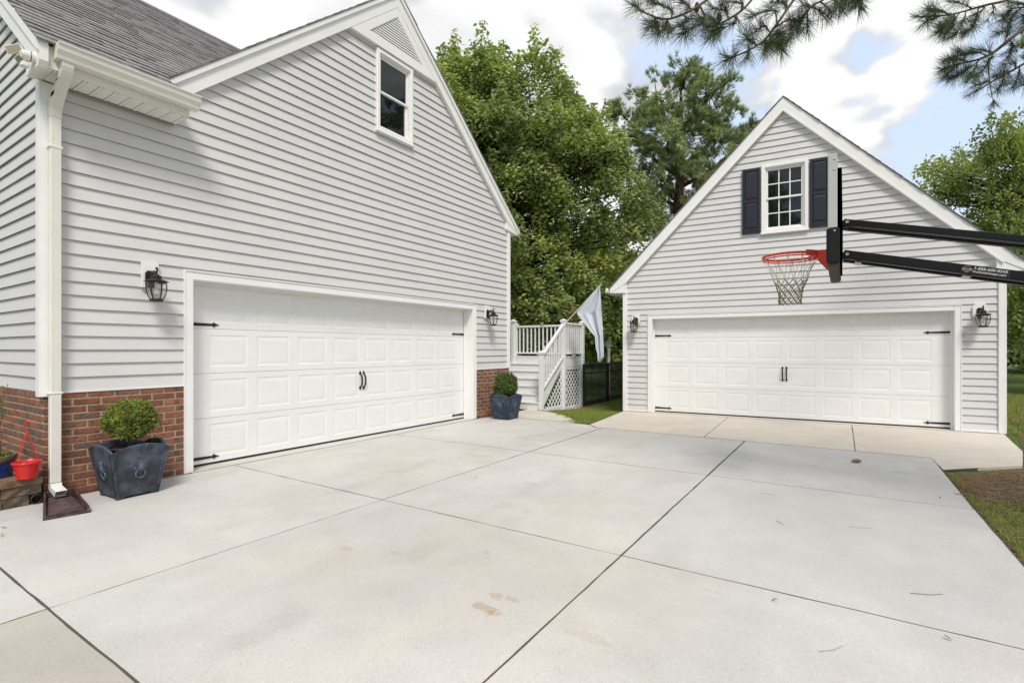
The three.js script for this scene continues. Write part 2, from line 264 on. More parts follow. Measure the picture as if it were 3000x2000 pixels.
// ---------- driveway: slabs with open joints ----------
{
  const base = new MB().prism([[-5.96, .95], [-3.5, .95], [-3.5, 13], [1.05, 13], [1.0, 0], [.91, -7.42], [1.7, -8.24], [1.95, -9.4], [2.05, -11.3], [-4.0, -10.85], [-3.86, -8.45], [-4.2, -8.48], [-4.5, -8.9], [-4.9, -9.2], [-5.4, -9.5], [-5.98, -9.6]].map(([x, z]) => [x, -z]).reverse(), .06, (x, y, z) => V(x, z - .0618, -y));
  const drive = struct('driveway', base, M.jointDirt);
  const slab = (name, poly, m, gap = .006, dy = 0) => {
    const rough = []; poly.forEach(([x, z], i) => { const [X, Zq] = poly[(i + 1) % poly.length], len = Math.hypot(X - x, Zq - z), n = Math.max(1, Math.round(len / .11)), nx = -(Zq - z) / len, nz = (X - x) / len; for (let k = 0; k < n; k++) { const f = k / n, px = mix(x, X, f), pz = mix(z, Zq, f), j = k ? (fbm(px * 6 + 80, pz * 6 + 140, 4096, 3, 12 + i) - .5) * .011 : 0; rough.push([px + nx * j, pz + nz * j]); } });   // hand-tooled edges wander a little
    const sh = new THREE.Shape(rough.map(([x, z]) => new THREE.Vector2(x, -z)));
    const g = new THREE.ExtrudeGeometry(sh, { depth: .09, bevelEnabled: true, bevelThickness: .0035, bevelSize: .0035, bevelOffset: -.0035 - gap, bevelSegments: 1, curveSegments: 12 });
    g.rotateX(-Math.PI / 2); g.translate(0, -.0935 + dy, 0); const q = flat(g); q.computeVertexNormals(); part(name, boxUV(q), m, drive);
  };
  const xs = [-5.985, -3.5, -1.235], zs = [-.9, -3.2, -5.75, -8.17];
  const mats = [[M.concretePale, M.concreteGrey, M.concreteGrey], [M.concretePale, M.concretePale, M.concreteGrey], [M.concretePale, M.concretePale, M.concreteGrey]];
  for (let c = 0; c < 3; c++) for (let r = 0; r < 3; r++) {
    const x0 = xs[c], x1 = c < 2 ? xs[c + 1] : null, z0 = zs[r], z1 = zs[r + 1];
    const g = [.0045, .0055, .0085][r];
    if (c === 2) slab('slab', [[x0, z0], [DRIVE_E(z0), z0], [DRIVE_E(z1), z1], [x0, z1]], mats[r][c], [.006, .007, .0095][r], .001);
    else if (r === 2 && c === 0) slab('slab', [[x0, z0], [x1, z0], [x1, z1], [-3.62, z1], [-3.83, -8.40], [-4.14, -8.42], [-4.2, z1 - .28], [-4.3, z1 - .3], [x0, z1 - .3]], M.concretePale, g);
    else slab('slab', [[x0, z0], [x1, z0], [x1, z1], [x0, z1]], mats[r][c], g, c === 1 && r === 0 ? .001 : 0);
  }
  // walk to the steps, with its curved corner
  slab('walk_slab', [[-5.985, -8.49], [-4.3, -8.49], [-4.18, -8.5], [-4.28, -8.72], [-4.44, -8.93], [-4.73, -9.26], [-5.0, -9.46], [-5.23, -9.6], [-5.45, -9.7], [-5.66, -9.76], [-5.985, -9.8]], M.concreteTan, .004);
  // apron of the detached garage
  const aw = (x) => -10.72 - (x + 3.5) * .0693;
  slab('apron_slab', [[-3.60, -8.19], [-1.82, -8.19], [-1.94, aw(-1.94)], [-4.06, aw(-4.06)], [-3.84, -8.42]], M.concreteTan, .004);
  slab('apron_slab', [[-1.82, -8.19], [.12, -8.19], [.11, aw(.11)], [-1.94, aw(-1.94)]], M.concreteTan, .004);
  slab('apron_slab', [[.12, -8.19], [.905, -8.19], [.93, -7.46], [1.75, -8.25], [1.99, -9.4], [2.14, aw(2.14)], [.11, aw(.11)]], M.concreteTan, .004);
  // the near rows and the drive that runs on behind the viewer
  slab('slab', [[-5.985, 1.0], [-3.5, 1.0], [-3.5, -.9], [-5.985, -.9]], M.concreteGrey, .0045, 0);
  slab('slab', [[-3.5, 1.9], [-1.235, 1.9], [-1.235, -.9], [-3.5, -.9]], M.concreteRough, .0045, -.0006);
  slab('slab', [[-1.235, 1.9], [1.0, 1.9], [DRIVE_E(-.9), -.9], [-1.235, -.9]], M.concreteGrey, .0075);
  for (let k = 0; k < 4; k++) for (const [a, b] of [[-3.5, -1.235], [-1.235, 1.0]]) slab('slab', [[a, 4.6 + k * 2.7], [b, 4.6 + k * 2.7], [b, 1.9 + k * 2.7], [a, 1.9 + k * 2.7]], M.concreteGrey, .006);
}

// ---------- walls: lapped boards, bricks ----------
// boards over a wall whose left and right limits are L(y), R(y); holes are [x0,x1,y0,y1]
function lapBoards(wall, { y0, y1, rev, L, R, holes = [], z = -.004, seed = 1, seamEvery = 3.66 }) {
  const r = rng(seed); let pair = 0;
  for (let k = 0; y0 + k * rev < y1 - .004; k++) {
    const yb = y0 + k * rev, yt = Math.min(yb + rev, y1); if (k % 2 === 0) pair = r() * seamEvery;
    const zo = (y) => z - .019 * (y - yb) / rev;
    let cells = [[yb, yt, []]];
    for (const h of holes) { if (h[3] <= yb || h[2] >= yt) continue; const nx = []; for (const [a, b, list] of cells) { const c = [a, Math.max(a, h[2]), Math.min(b, h[3]), b]; if (c[1] - c[0] > .001) nx.push([c[0], c[1], list]); if (c[2] > c[1]) nx.push([c[1], c[2], [...list, h]]); if (c[3] - c[2] > .001) nx.push([c[2], c[3], list]); } cells = nx; }
    const seams = []; for (let s = L(yb) - seamEvery + pair; s < R(yb); s += seamEvery) if (s > L(yb) + .15 && s < R(yb) - .15) seams.push(s);
    // group the cells into boards between the seams
    const cuts = [-1e3, ...seams, 1e3];
    for (let c = 0; c + 1 < cuts.length; c++) {
      let mb = new MB(); const dz = c % 2 ? .0016 : 0; let any = 0; const whole = cells.length === 1;
      for (const [a, b, list] of cells) {
        let iv = [[Math.max(L(a), cuts[c]), Math.min(R(a), cuts[c + 1]), Math.max(L(b), cuts[c]), Math.min(R(b), cuts[c + 1])]];
        for (const h of list) iv = iv.flatMap(([p, q, u, v]) => h[1] <= p || h[0] >= q ? [[p, q, u, v]] : [[p, Math.min(q, h[0]), u, Math.min(v, h[0])], [Math.max(p, h[1]), q, Math.max(u, h[1]), v]]);
        for (let [p, q, u, v] of iv) {
          if (q - p < .004) continue; if (v < u) { u = v = (u + v) / 2; }
          const za = zo(a) + dz, zb = zo(b) + dz; any = 1;
          mb.hexa([V(p, a, za), V(q, a, za), V(q, a, za - .012), V(p, a, za - .012)], [V(u, b, zb), V(v, b, zb), V(v, b, zb - .006), V(u, b, zb - .006)]);
          if (whole) { part('siding_board', mb, M.vinyl, wall); mb = new MB(); any = 0; }
        }
      }
      if (any) part('siding_board', mb, M.vinyl, wall);
    }
  }
}
function brickwork(wall, { x0, x1, y1, seed, z = 0 }) {
  const r = rng(seed), ch = .0693, L = .203, j = .0135; const n = Math.round(y1 / ch), h = y1 / n;
  for (let c = 0; c < n; c++) {
    let x = x0 - (c % 2 ? L / 2 + j / 2 : 0) - .004;
    while (x < x1 - .02) {
      const a = Math.max(x, x0), b = Math.min(x + L, x1), dz = (r() - .5) * .005;
      if (b - a > .025) { const mb = new MB().box(a + r() * .002, b - r() * .002, c * h + j * (.5 + r() * .15), (c + 1) * h - j * (.5 + r() * .15), z - .05, z + dz, .004); part('brick', mb, M.bricks[Math.floor(Math.pow(r(), 1.3) * 6)], wall); }
      x += L + j;
    }
  }
}
const frameBoxes = (mb, x0, x1, y0, y1, w, z0, z1, c = .004, sides = 'LRTB') => {
  if (sides.includes('L')) mb.box(x0, x0 + w, y0, y1, z0, z1, c); if (sides.includes('R')) mb.box(x1 - w, x1, y0, y1, z0, z1, c);
  if (sides.includes('T')) mb.box(x0 + w, x1 - w, y1 - w, y1, z0, z1, c); if (sides.includes('B')) mb.box(x0 + w, x1 - w, y0, y0 + w, z0, z1, c); return mb;
};
const panelGeo = (w, h) => {                  // one raised panel: sunk edge, raised field
  const mb = new MB(), ring = (i, z) => [V(i, i, z), V(w - i, i, z), V(w - i, h - i, z), V(i, h - i, z)];
  const rs = [ring(0, 0), ring(.013, -.0045), ring(.02, -.0045), ring(.06, -.0008)];
  for (let k = 0; k < 3; k++) for (let e = 0; e < 4; e++) { const f = (e + 1) % 4; mb.quad(rs[k][e], rs[k][f], rs[k + 1][f], rs[k + 1][e]); }
  mb.quad(...rs[3]); return mb.out();
};
const strapShape = (l) => [[0, -.020], [l - .075, -.012], [l - .072, -.024], [l - .058, -.027], [l - .045, -.014], [l - .03, -.009], [l, 0], [l - .03, .009], [l - .045, .014], [l - .058, .027], [l - .072, .024], [l - .075, .012], [0, .020]];
function garageDoor(parent, { x, w, z, y0, ph, pitch }) {
  const door = part('garage_door', new MB().box(x, x + w, y0 + .03, y0 + 4 * ph, z - .05, z - .036).box(x, x + w, y0 - .02, y0 + .03, z - .045, z - .006), M.rubber, parent);
  const pw = .452, php = .372, m0 = (w - 7 * pitch - pw) / 2, pg = panelGeo(pw, php);
  for (let r = 0; r < 4; r++) {
    const a = y0 + .022 + r * ph, b = y0 + .022 + (r + 1) * ph - .0035;
    const sh = new THREE.Shape([[x, a], [x + w, a], [x + w, b], [x, b]].map((q) => new THREE.Vector2(...q)));
    for (let c = 0; c < 8; c++) { const px = x + m0 + c * pitch, py = a + (ph - php) / 2; sh.holes.push(new THREE.Path([[px, py], [px, py + php], [px + pw, py + php], [px + pw, py]].map((q) => new THREE.Vector2(...q)))); part('raised_panel', pg, M.doorWhite, door, [px, py, z]); }
    const g = new THREE.ExtrudeGeometry(sh, { depth: .036, bevelEnabled: false }); g.translate(0, 0, z - .036); g.computeVertexNormals(); part('door_section', boxUV(g), M.doorWhite, door);
  }
  const strap = new MB().prism(strapShape(.37), .008).out();
  for (const [hy, s] of [[y0 + .022 + 3 * ph + .045, 1], [y0 + .085, 1], [y0 + .022 + 3 * ph + .045, -1], [y0 + .085, -1]]) { const o = part('strap_hinge', strap, M.blackIron, door, [s > 0 ? x + .012 : x + w - .012, hy, z + (s > 0 ? .001 : .009)]); if (s < 0) o.rotation.y = Math.PI; }
  const mb = new MB(), spear = (y, s) => mb.prism([[-.010, 0], [-.022, .014], [-.022, .022], [-.009, .034], [0, .06], [.009, .034], [.022, .022], [.022, .014], [.010, 0]].map(([a, b]) => [a, b * s]), .006, (px, py, pz) => V(px, py + y, s > 0 ? pz : pz));
  spear(.095, 1); spear(-.095, -1); mb.tube([V(0, .10, .004), V(0, .085, .03), V(.0, .05, .046), V(0, 0, .05), V(0, -.05, .046), V(0, -.085, .03), V(0, -.10, .004)], [.010, .011, .012, .013, .012, .011, .010], 8);
  const hg = mb.out(); for (const s of [-1, 1]) part('pull_handle', hg, M.blackIron, door, [x + w / 2 + s * .034, y0 + .022 + 1.62 * ph, z + .001]);
  return door;
}
function windowUnit(parent, { x0, x1, y0, y1, grid, z = 0 }) {
  const win = part('window', frameBoxes(new MB(), x0, x1, y0, y1, .062, z - .06, z + .03, .008).box(x0 - .012, x1 + .012, y0 - .022, y0 + .012, z - .05, z + .042, .006), M.trim, parent);
  const a = x0 + .062, b = x1 - .062, c = y0 + .062, d = y1 - .062, mid = (c + d) / 2 + .01;
  part('inner_frame', frameBoxes(new MB(), a, b, c, d, .02, z - .075, z + .006, .003), M.trim, win);
  part('upper_sash', frameBoxes(new MB(), a + .02, b - .02, mid - .02, d - .02, .034, z - .06, z - .022, .004), M.trim, win);
  part('lower_sash', frameBoxes(new MB(), a + .02, b - .02, c + .02, mid + .018, .036, z - .085, z - .046, .004), M.trim, win);
  const lights = (lx0, lx1, ly0, ly1, zz) => {
    const nx = grid ? 3 : 1, ny = grid ? 2 : 1, w = (lx1 - lx0) / nx, h = (ly1 - ly0) / ny;
    for (let i = 0; i < nx; i++) for (let j = 0; j < ny; j++) part('pane', new MB().box(lx0 + i * w + (i ? .009 : -.005), lx0 + (i + 1) * w - (i < nx - 1 ? .009 : -.005), ly0 + j * h + (j ? .009 : -.005), ly0 + (j + 1) * h - (j < ny - 1 ? .009 : -.005), zz - .006, zz), M.glassDark, win);
    if (grid) { for (let i = 1; i < nx; i++) part('muntin', new MB().box(lx0 + i * w - .0095, lx0 + i * w + .0095, ly0, ly1, zz - .006, zz + .006), M.trim, win); for (let i = 0; i < nx; i++) part('muntin', new MB().box(lx0 + i * w + (i ? .0095 : 0), lx0 + (i + 1) * w - (i < nx - 1 ? .0095 : 0), ly0 + h - .0095, ly0 + h + .0095, zz - .005, zz + .005), M.trim, win); }
  };
  lights(a + .054, b - .054, mid + .014, d - .054, z - .042); lights(a + .056, b - .056, c + .056, mid - .018, z - .066);
  return win;
}
// a row of shingle tabs on a slope: origin o, unit vectors along the eave (ex) and up the slope (ey), normal en
function shingles(roof, { o, ex, ey, en, t1, x0, x1, single, exposure = .143, seed }) {
  const r = rng(seed), bulk = [new MB(), new MB(), new MB()], P = (x, t, n) => o.clone().addScaledVector(ex, x).addScaledVector(ey, t).addScaledVector(en, n);
  const tabs = [];
  for (let k = 0; k * exposure < t1; k++) {
    let x = x0(k * exposure) - r() * .2;
    while (x < x1(k * exposure)) {
      const w = .11 + r() * .24, a = Math.max(x, x0(k * exposure)), b = Math.min(x + w - .004, x1((k + .5) * exposure));
      if (b - a > .03) tabs.push([a, b, k * exposure - (r() < .5 ? .006 : 0) - r() * .003, r() < .4 ? .017 : .011, Math.floor(r() * 5)]);
      x += w;
    }
  }
  roof.updateWorldMatrix(true, false); const eye = roof.worldToLocal(camera.position.clone()); tabs.forEach((t) => { t.d = P(t[0], t[2], 0).distanceTo(eye); });
  const order = [...tabs].sort((a, b) => a.d - b.d).slice(0, single), chosen = new Set(order);
  for (const t of tabs) {
    const [a, b, y, h, m] = t, one = chosen.has(t), mb = one ? new MB() : bulk[m % 3];
    mb.hexa([P(a, y, -.004), P(b, y, -.004), P(b, y + exposure * 1.25, -.006), P(a, y + exposure * 1.25, -.006)], [P(a, y, h), P(b, y, h), P(b, y + exposure * 1.25, .001), P(a, y + exposure * 1.25, .001)]);
    if (one) part('shingle', mb, M.shingles[m], roof);
  }
  bulk.forEach((b, i) => { if (b.p.length) stuff(part('shingle_courses', b, M.shingles[i], roof)); });
}

// ---------- the house with its built-in garage ----------
const house = thing('house', 'large two storey house with grey siding, brick base and white double garage door at left', 'house', [-6, 0, -1.5], Math.PI / 2);
{
  const AP = 4.28, SL = .872, top = (s, k = 7.11) => k - SL * Math.abs(s - AP);
  const shape = new THREE.Shape([[.06, -.05], [7.55, -.05], [7.55, 3.95], [AP, 6.85], [.8, 3.81], [.06, 3.81]].map((q) => new THREE.Vector2(...q)));
  shape.holes.push(new THREE.Path([[1.24, -.04], [6.33, -.04], [6.33, 2.15], [1.24, 2.15]].map((q) => new THREE.Vector2(...q))));
  shape.holes.push(new THREE.Path([[3.92, 4.765], [4.61, 4.765], [4.61, 5.935], [3.92, 5.935]].map((q) => new THREE.Vector2(...q))));
  const bg = new THREE.ExtrudeGeometry(shape, { depth: .12, bevelEnabled: false }); bg.translate(0, 0, -.161); bg.computeVertexNormals();
  const wall = part('gable_wall', boxUV(bg), M.sheath, house);
  lapBoards(wall, { y0: .972, y1: 6.03, rev: .1277, z: -.012, seed: 3,
    L: (y) => (y < 3.80 ? .07 : AP - (6.83 - y) / SL), R: (y) => (y < 4.05 ? 7.51 : AP + (6.83 - y) / SL),
    holes: [[1.21, 6.355, -1, 2.19], [3.905, 4.625, 4.75, 5.95]] });
  const base = part('brick_base', new MB().box(.016, 1.2, -.05, .975, -.09, -.019), M.mortar, house), base2 = part('brick_base', new MB().box(6.37, 7.58, -.05, .975, -.09, -.019), M.mortar, house);
  brickwork(base, { x0: .014, x1: 1.195, y1: .968, seed: 21, z: -.013 }); brickwork(base2, { x0: 6.372, x1: 7.575, y1: .968, seed: 22, z: -.013 });
  part('starter_strip', new MB().box(.07, 1.18, .955, .973, -.03, -.006).box(6.386, 7.51, .955, .973, -.03, -.006), M.trim, house);
  part('corner_board', new MB().box(-.012, .084, .93, 3.755, -.1, .010, .005), M.trim, house);
  part('corner_board', new MB().box(7.503, 7.60, .96, 3.9, -.1, .008, .005), M.trim, house);
  // garage opening
  part('door_casing', new MB().box(1.18, 1.265, 0, 2.21, -.05, .0, .006).box(6.30, 6.385, 0, 2.21, -.05, .0, .006).box(1.265, 6.30, 2.122, 2.21, -.05, -.001, .006).box(1.168, 1.182, 0, 2.222, -.03, .008, .003).box(6.383, 6.397, 0, 2.222, -.03, .008, .003).box(1.182, 6.383, 2.208, 2.222, -.03, .008, .003), M.trim, house);
  part('door_jamb', new MB().box(1.235, 1.264, 0, 2.15, -.31, -.05).box(6.301, 6.33, 0, 2.15, -.31, -.05).box(1.264, 6.301, 2.124, 2.155, -.31, -.05).box(1.264, 1.29, 0, 2.124, -.215, -.19, .004).box(6.275, 6.301, 0, 2.124, -.215, -.19, .004).box(1.29, 6.275, 2.098, 2.124, -.215, -.19, .004), M.trim, house);
  part('garage_floor', new MB().box(1.25, 6.32, -.12, .006, -.6, -.004), M.concretePale, house);
  garageDoor(house, { x: 1.266, w: 5.033, z: -.222, y0: .012, ph: .5215, pitch: .577 });
  windowUnit(house, { x0: 3.875, x1: 4.655, y0: 4.72, y1: 5.98, z: -.005 });
  // gable vent
  const vs = new THREE.Shape([[3.33, 6.0], [5.23, 6.0], [5.14, 6.08], [AP, 6.83], [3.42, 6.08]].map((q) => new THREE.Vector2(...q))); vs.holes.push(new THREE.Path([[3.71, 6.135], [AP, 6.64], [4.85, 6.135]].map((q) => new THREE.Vector2(...q))));
  const vg = new THREE.ExtrudeGeometry(vs, { depth: .055, bevelEnabled: true, bevelSize: .006, bevelThickness: .006, bevelOffset: -.006, bevelSegments: 1 }); vg.translate(0, 0, -.02); vg.computeVertexNormals();
  const vent = part('gable_vent', boxUV(vg), M.trim, house);
  part('vent_screen', new MB().prism([[3.66, 6.1], [4.9, 6.1], [AP, 6.69]], .01, (x, y, z) => V(x, y, z - .032)), M.rubber, vent);
  for (let k = 0; k < 12; k++) { const y = 6.14 + k * .0415, hw = (6.632 - y) / .886 - .004; if (hw > .03) part('slat', new MB().hexa([V(AP - hw, y, .028), V(AP + hw, y, .028), V(AP + hw, y + .034, -.012), V(AP - hw, y + .034, -.012)], [V(AP - hw, y + .026, .030), V(AP + hw, y + .026, .030), V(AP + hw, y + .05, -.012), V(AP - hw, y + .05, -.012)]), M.trim, vent); }
  // rake boards of the gable
  const rake = (a, b, k0, k1, z0, z1) => new MB().prism([[a, top(a, k0)], [b, top(b, k0)], [b, top(b, k1)], [a, top(a, k1)]].sort(() => 0), z1 - z0, (x, y, z) => V(x, y, z + z0));
  part('rake_board', rake(.985, AP, 6.80, 7.055, -.03, .045), M.trim, house);
  part('rake_board', new MB().prism([[AP, 6.80], [7.43, top(7.43, 6.80)], [7.862, top(7.862, 6.96)], [7.862, top(7.862, 7.055)], [AP, 7.055]], .075, (x, y, z) => V(x, y, z - .03)), M.trim, house);
  part('rake_moulding', rake(.99, AP, 6.985, 7.055, .045, .068), M.trim, house); part('rake_moulding', rake(AP, 7.87, 6.985, 7.055, .045, .068), M.trim, house);
  part('eave_return', new MB().prism([[7.425, 4.075], [7.425, 3.885], [7.855, 3.825], [7.862, 3.99]], .085, (x, y, z) => V(x, y, z - .05)), M.trim, house);
  part('side_soffit', new MB().box(7.6, 7.85, 3.83, 3.85, -3.9, -.05), M.soffit, house);
  part('side_gutter', new MB().box(7.865, 7.965, 3.90, 4.0, -3.9, .03, .02), M.gutterWhite, house);
  // roofs
  const roofG = part('gable_roof', new MB().prism([[.93, top(.93, 7.055)], [AP, 7.055], [AP, 7.074], [.93, top(.93, 7.074)]], 4.0, (x, y, z) => V(x, y, z - 3.925)).prism([[AP, 7.055], [7.89, top(7.89, 7.055)], [7.89, top(7.89, 7.074)], [AP, 7.074]], 4.0, (x, y, z) => V(x, y, z - 3.925)), M.shingles[3], house);
  const rr = rng(9); const edge = new MB();
  for (const s of [-1, 1]) for (let k = 0; k < 25; k++) { const a = AP + s * (k * .137), b = AP + s * ((k + 1) * .137 + .004); if (s < 0 && b < .95) break; edge.prism([[a, top(a, 7.072)], [b, top(b, 7.072)], [b, top(b, 7.085 + rr() * .004)], [a, top(a, 7.076)]], 3.9, (x, y, z) => V(x, y, z - 3.83 + (k % 3) * .005)); }
  stuff(part('shingle_courses', edge, M.shingles[1], roofG));
  // main roof: rises away from the gutter to a ridge along the house
  const RY = (z) => 3.965 + .75 * (.35 - z);
  const roof = part('main_roof', new MB().prism([[.345, RY(.345)], [-4.15, RY(-4.15)], [-8.6, RY(.3)], [-8.6, RY(.3) - .13], [-4.15, RY(-4.15) - .13], [.30, RY(.30) - .03]], 1.12, (x, y, z) => V(z - .115, y, x))
    .prism([[-.16, RY(-.16)], [-4.15, RY(-4.15)], [-8.6, RY(.3)], [-8.6, RY(.3) - .13], [-4.15, RY(-4.15) - .13], [-.16, RY(-.16) - .1]], 6.3, (x, y, z) => V(z + 1.006, y, x)), M.shingles[3], house);
  shingles(roof, { o: V(0, RY(.362), .362), ex: V(1, 0, 0), ey: V(0, .6, -.8), en: V(0, .8, .6), t1: 5.6, seed: 33, single: 300,
    x0: () => -.125, x1: (t) => { const y = 3.965 + .6 * t; return t < .4 ? 1.12 - t * .38 : y > 7.08 ? 7.3 : AP - (7.095 - y) / SL + .03; } });
  part('ridge_cap', new MB().prism([[-4.05, RY(-4.05) + .012], [-4.15, RY(-4.15) + .02], [-4.25, RY(-4.05) + .012], [-4.25, RY(-4.05) + .03], [-4.15, RY(-4.15) + .035], [-4.05, RY(-4.05) + .03]], 7.4, (x, y, z) => V(z - .13, y, x)), M.shingles[1], roof);
  // eave: gutter, fascia, vented soffit
  const prof = [[.30, 3.965], [.30, 3.842], [.395, 3.842], [.402, 3.872], [.425, 3.907], [.431, 3.952], [.445, 3.957], [.445, 3.966], [.424, 3.964], [.417, 3.912], [.395, 3.878], [.388, 3.850], [.306, 3.850], [.306, 3.965]];
  const gut = part('gutter', new MB().prism(prof, 1.13, (x, y, z) => V(z + .005, y, x)), M.gutterWhite, house);
  const cap = [[.30, 3.965], [.30, 3.842], [.395, 3.842], [.402, 3.872], [.425, 3.907], [.431, 3.952], [.445, 3.957], [.445, 3.966]];
  for (const x of [-.003, 1.137]) part('end_cap', new MB().prism(cap, .007, (a, y, z) => V(x + z, y, a)), M.gutterWhite, gut);
  part('fascia', new MB().box(-.09, 1.085, 3.765, 3.955, .28, .299, .003), M.gutterWhite, house);
  part('eave_end', new MB().box(1.07, 1.086, 3.765, 4.05, -.005, .279), M.gutterWhite, house);
  const sof = part('soffit', new MB().box(.0, 1.069, 3.772, 3.79, .0, .28).box(.0, 1.069, 3.745, 3.758, -.002, .014, .003), M.sheath, house);
  for (let k = 0; k < 9; k++) {
    const a = .004 + k * .1185, mb = new MB().box(a, a + .082, 3.760, 3.771, .015, .279, .002).box(a + .086, a + .114, 3.756, 3.771, .015, .279, .003);
    part('soffit_panel', mb, M.soffit, sof);
  }
  part('soffit_cap', new MB().box(-.1, -.001, 3.758, 3.772, -.02, .28), M.soffit, house);
  // downspout
  const ds = part('downspout', (() => {
    const mb = new MB(), z0 = .018, z1 = .078; mb.box(.036, .116, .16, 3.50, z0, z1, .006);
    for (let k = 0; k < 5; k++) mb.box(.044 + k * .0145, .051 + k * .0145, .165, 3.49, z1 - .002, z1 + .0035);
    return mb;
  })(), M.gutterWhite, house);
  const bend = (pts, name) => { const mb = new MB(); for (let i = 0; i + 1 < pts.length; i++) { const [y, z, h] = pts[i], [Y, Zz, H] = pts[i + 1]; mb.hexa([V(.035, Y, Zz + H), V(.117, Y, Zz + H), V(.117, Y, Zz - H), V(.035, Y, Zz - H)], [V(.035, y, z + h), V(.117, y, z + h), V(.117, y, z - h), V(.035, y, z - h)]); for (let k = 0; k < 5; k++) mb.hexa([V(.044 + k * .0145, Y, Zz + H + .003), V(.051 + k * .0145, Y, Zz + H + .003), V(.051 + k * .0145, Y, Zz + H), V(.044 + k * .0145, Y, Zz + H)], [V(.044 + k * .0145, y, z + h + .003), V(.051 + k * .0145, y, z + h + .003), V(.051 + k * .0145, y, z + h), V(.044 + k * .0145, y, z + h)]); } return part(name, mb, M.gutterWhite, ds); };
  bend([[3.86, .35, .032], [3.80, .345, .033], [3.76, .325, .036], [3.73, .295, .042], [3.705, .255, .05]], 'upper_elbow');
  bend([[3.715, .262, .046], [3.60, .118, .046]], 'offset_pipe');
  bend([[3.635, .155, .047], [3.60, .115, .049], [3.57, .085, .046], [3.54, .062, .04], [3.51, .05, .034], [3.44, .048, .034]], 'lower_elbow');
  part('strap', new MB().box(.026, .126, 3.16, 3.185, .012, .085, .004), M.gutterWhite, ds); part('strap', new MB().box(.026, .126, .955, .972, .012, .085, .004), M.gutterWhite, ds);
  const toe = new MB(); const T = (y, z, q) => [V(.036, y, z), V(.116, y, z)]; {
    // open-ended shoe
    const up = [[.16, .018], [.16, .078]], k = [[.105, .02], [.13, .088]], en = [[.055, .185], [.108, .22]];
    for (const [a, b] of [[up, k], [k, en]]) { const S = (q, x) => V(x, q[0], q[1]); for (const [x, f] of [[.036, 0], [.116, 1]]) f ? toe.quad(S(a[0], x), S(a[1], x), S(b[1], x), S(b[0], x)) : toe.quad(S(b[0], x), S(b[1], x), S(a[1], x), S(a[0], x)); toe.quad(S(a[1], .036), S(b[1], .036), S(b[1], .116), S(a[1], .116)); toe.quad(S(a[0], .116), S(b[0], .116), S(b[0], .036), S(a[0], .036)); const i = .004; toe.quad(S(a[1], .116 - i), S(b[1], .116 - i), S(b[0], .116 - i), S(a[0], .116 - i)); toe.quad(S(a[0], .036 + i), S(b[0], .036 + i), S(b[1], .036 + i), S(a[1], .036 + i)); }
  } part('outlet_shoe', toe, M.gutterWhite, ds);
  // end wall
  const es = [[-9, -.05], [-.06, -.05], [-.06, 3.72], [-.12, 3.8], [-4.15, RY(-4.15) - .14], [-8.5, 3.9], [-9, 3.5]];
  const ew = part('end_wall', new MB().prism(es, .12, (x, y, z) => V(x, y, z - .161)), M.sheath, house, [0, 0, 0], [0, -Math.PI / 2, 0]);
  lapBoards(ew, { y0: .972, y1: 6.9, rev: .1277, z: -.012, seed: 5, L: () => -4.1, R: (y) => Math.min(-.07, .35 - (y - 3.84) / .75) });
  const eb = part('brick_base', new MB().box(-9, -.026, -.05, .975, -.09, -.019), M.mortar, house, [0, 0, 0], [0, -Math.PI / 2, 0]);
  brickwork(eb, { x0: -2.0, x1: -.0135, y1: .968, seed: 23, z: -.013 });
  part('corner_board', new MB().box(-.013, .0, .93, 3.755, -.1, -.0995).box(-.022, -.0125, .93, 3.755, -.095, .008, .003), M.trim, house);
  part('rake_board', new MB().prism([[.335, RY(.335) - .012], [-4.15, RY(-4.15) - .012], [-4.15, RY(-4.15) - .26], [-.02, RY(-.02) - .26], [-.02, 3.752], [.30, 3.752], [.335, 3.80]], .06, (x, y, z) => V(z - .102, y, x)), M.trim, house);
  part('rake_moulding', new MB().prism([[.335, RY(.335) - .012], [-4.15, RY(-4.15) - .012], [-4.15, RY(-4.15) - .10], [.335, RY(.335) - .10]], .02, (x, y, z) => V(z - .122, y, x)), M.trim, house);
  part('rear_wall', new MB().box(7.47, 7.55, 0, 3.9, -4, -.16).box(0, 7.5, 0, 3.9, -4.1, -4.0).box(7.553, 7.585, .97, 3.85, -4, -.1), M.vinyl, house);
}

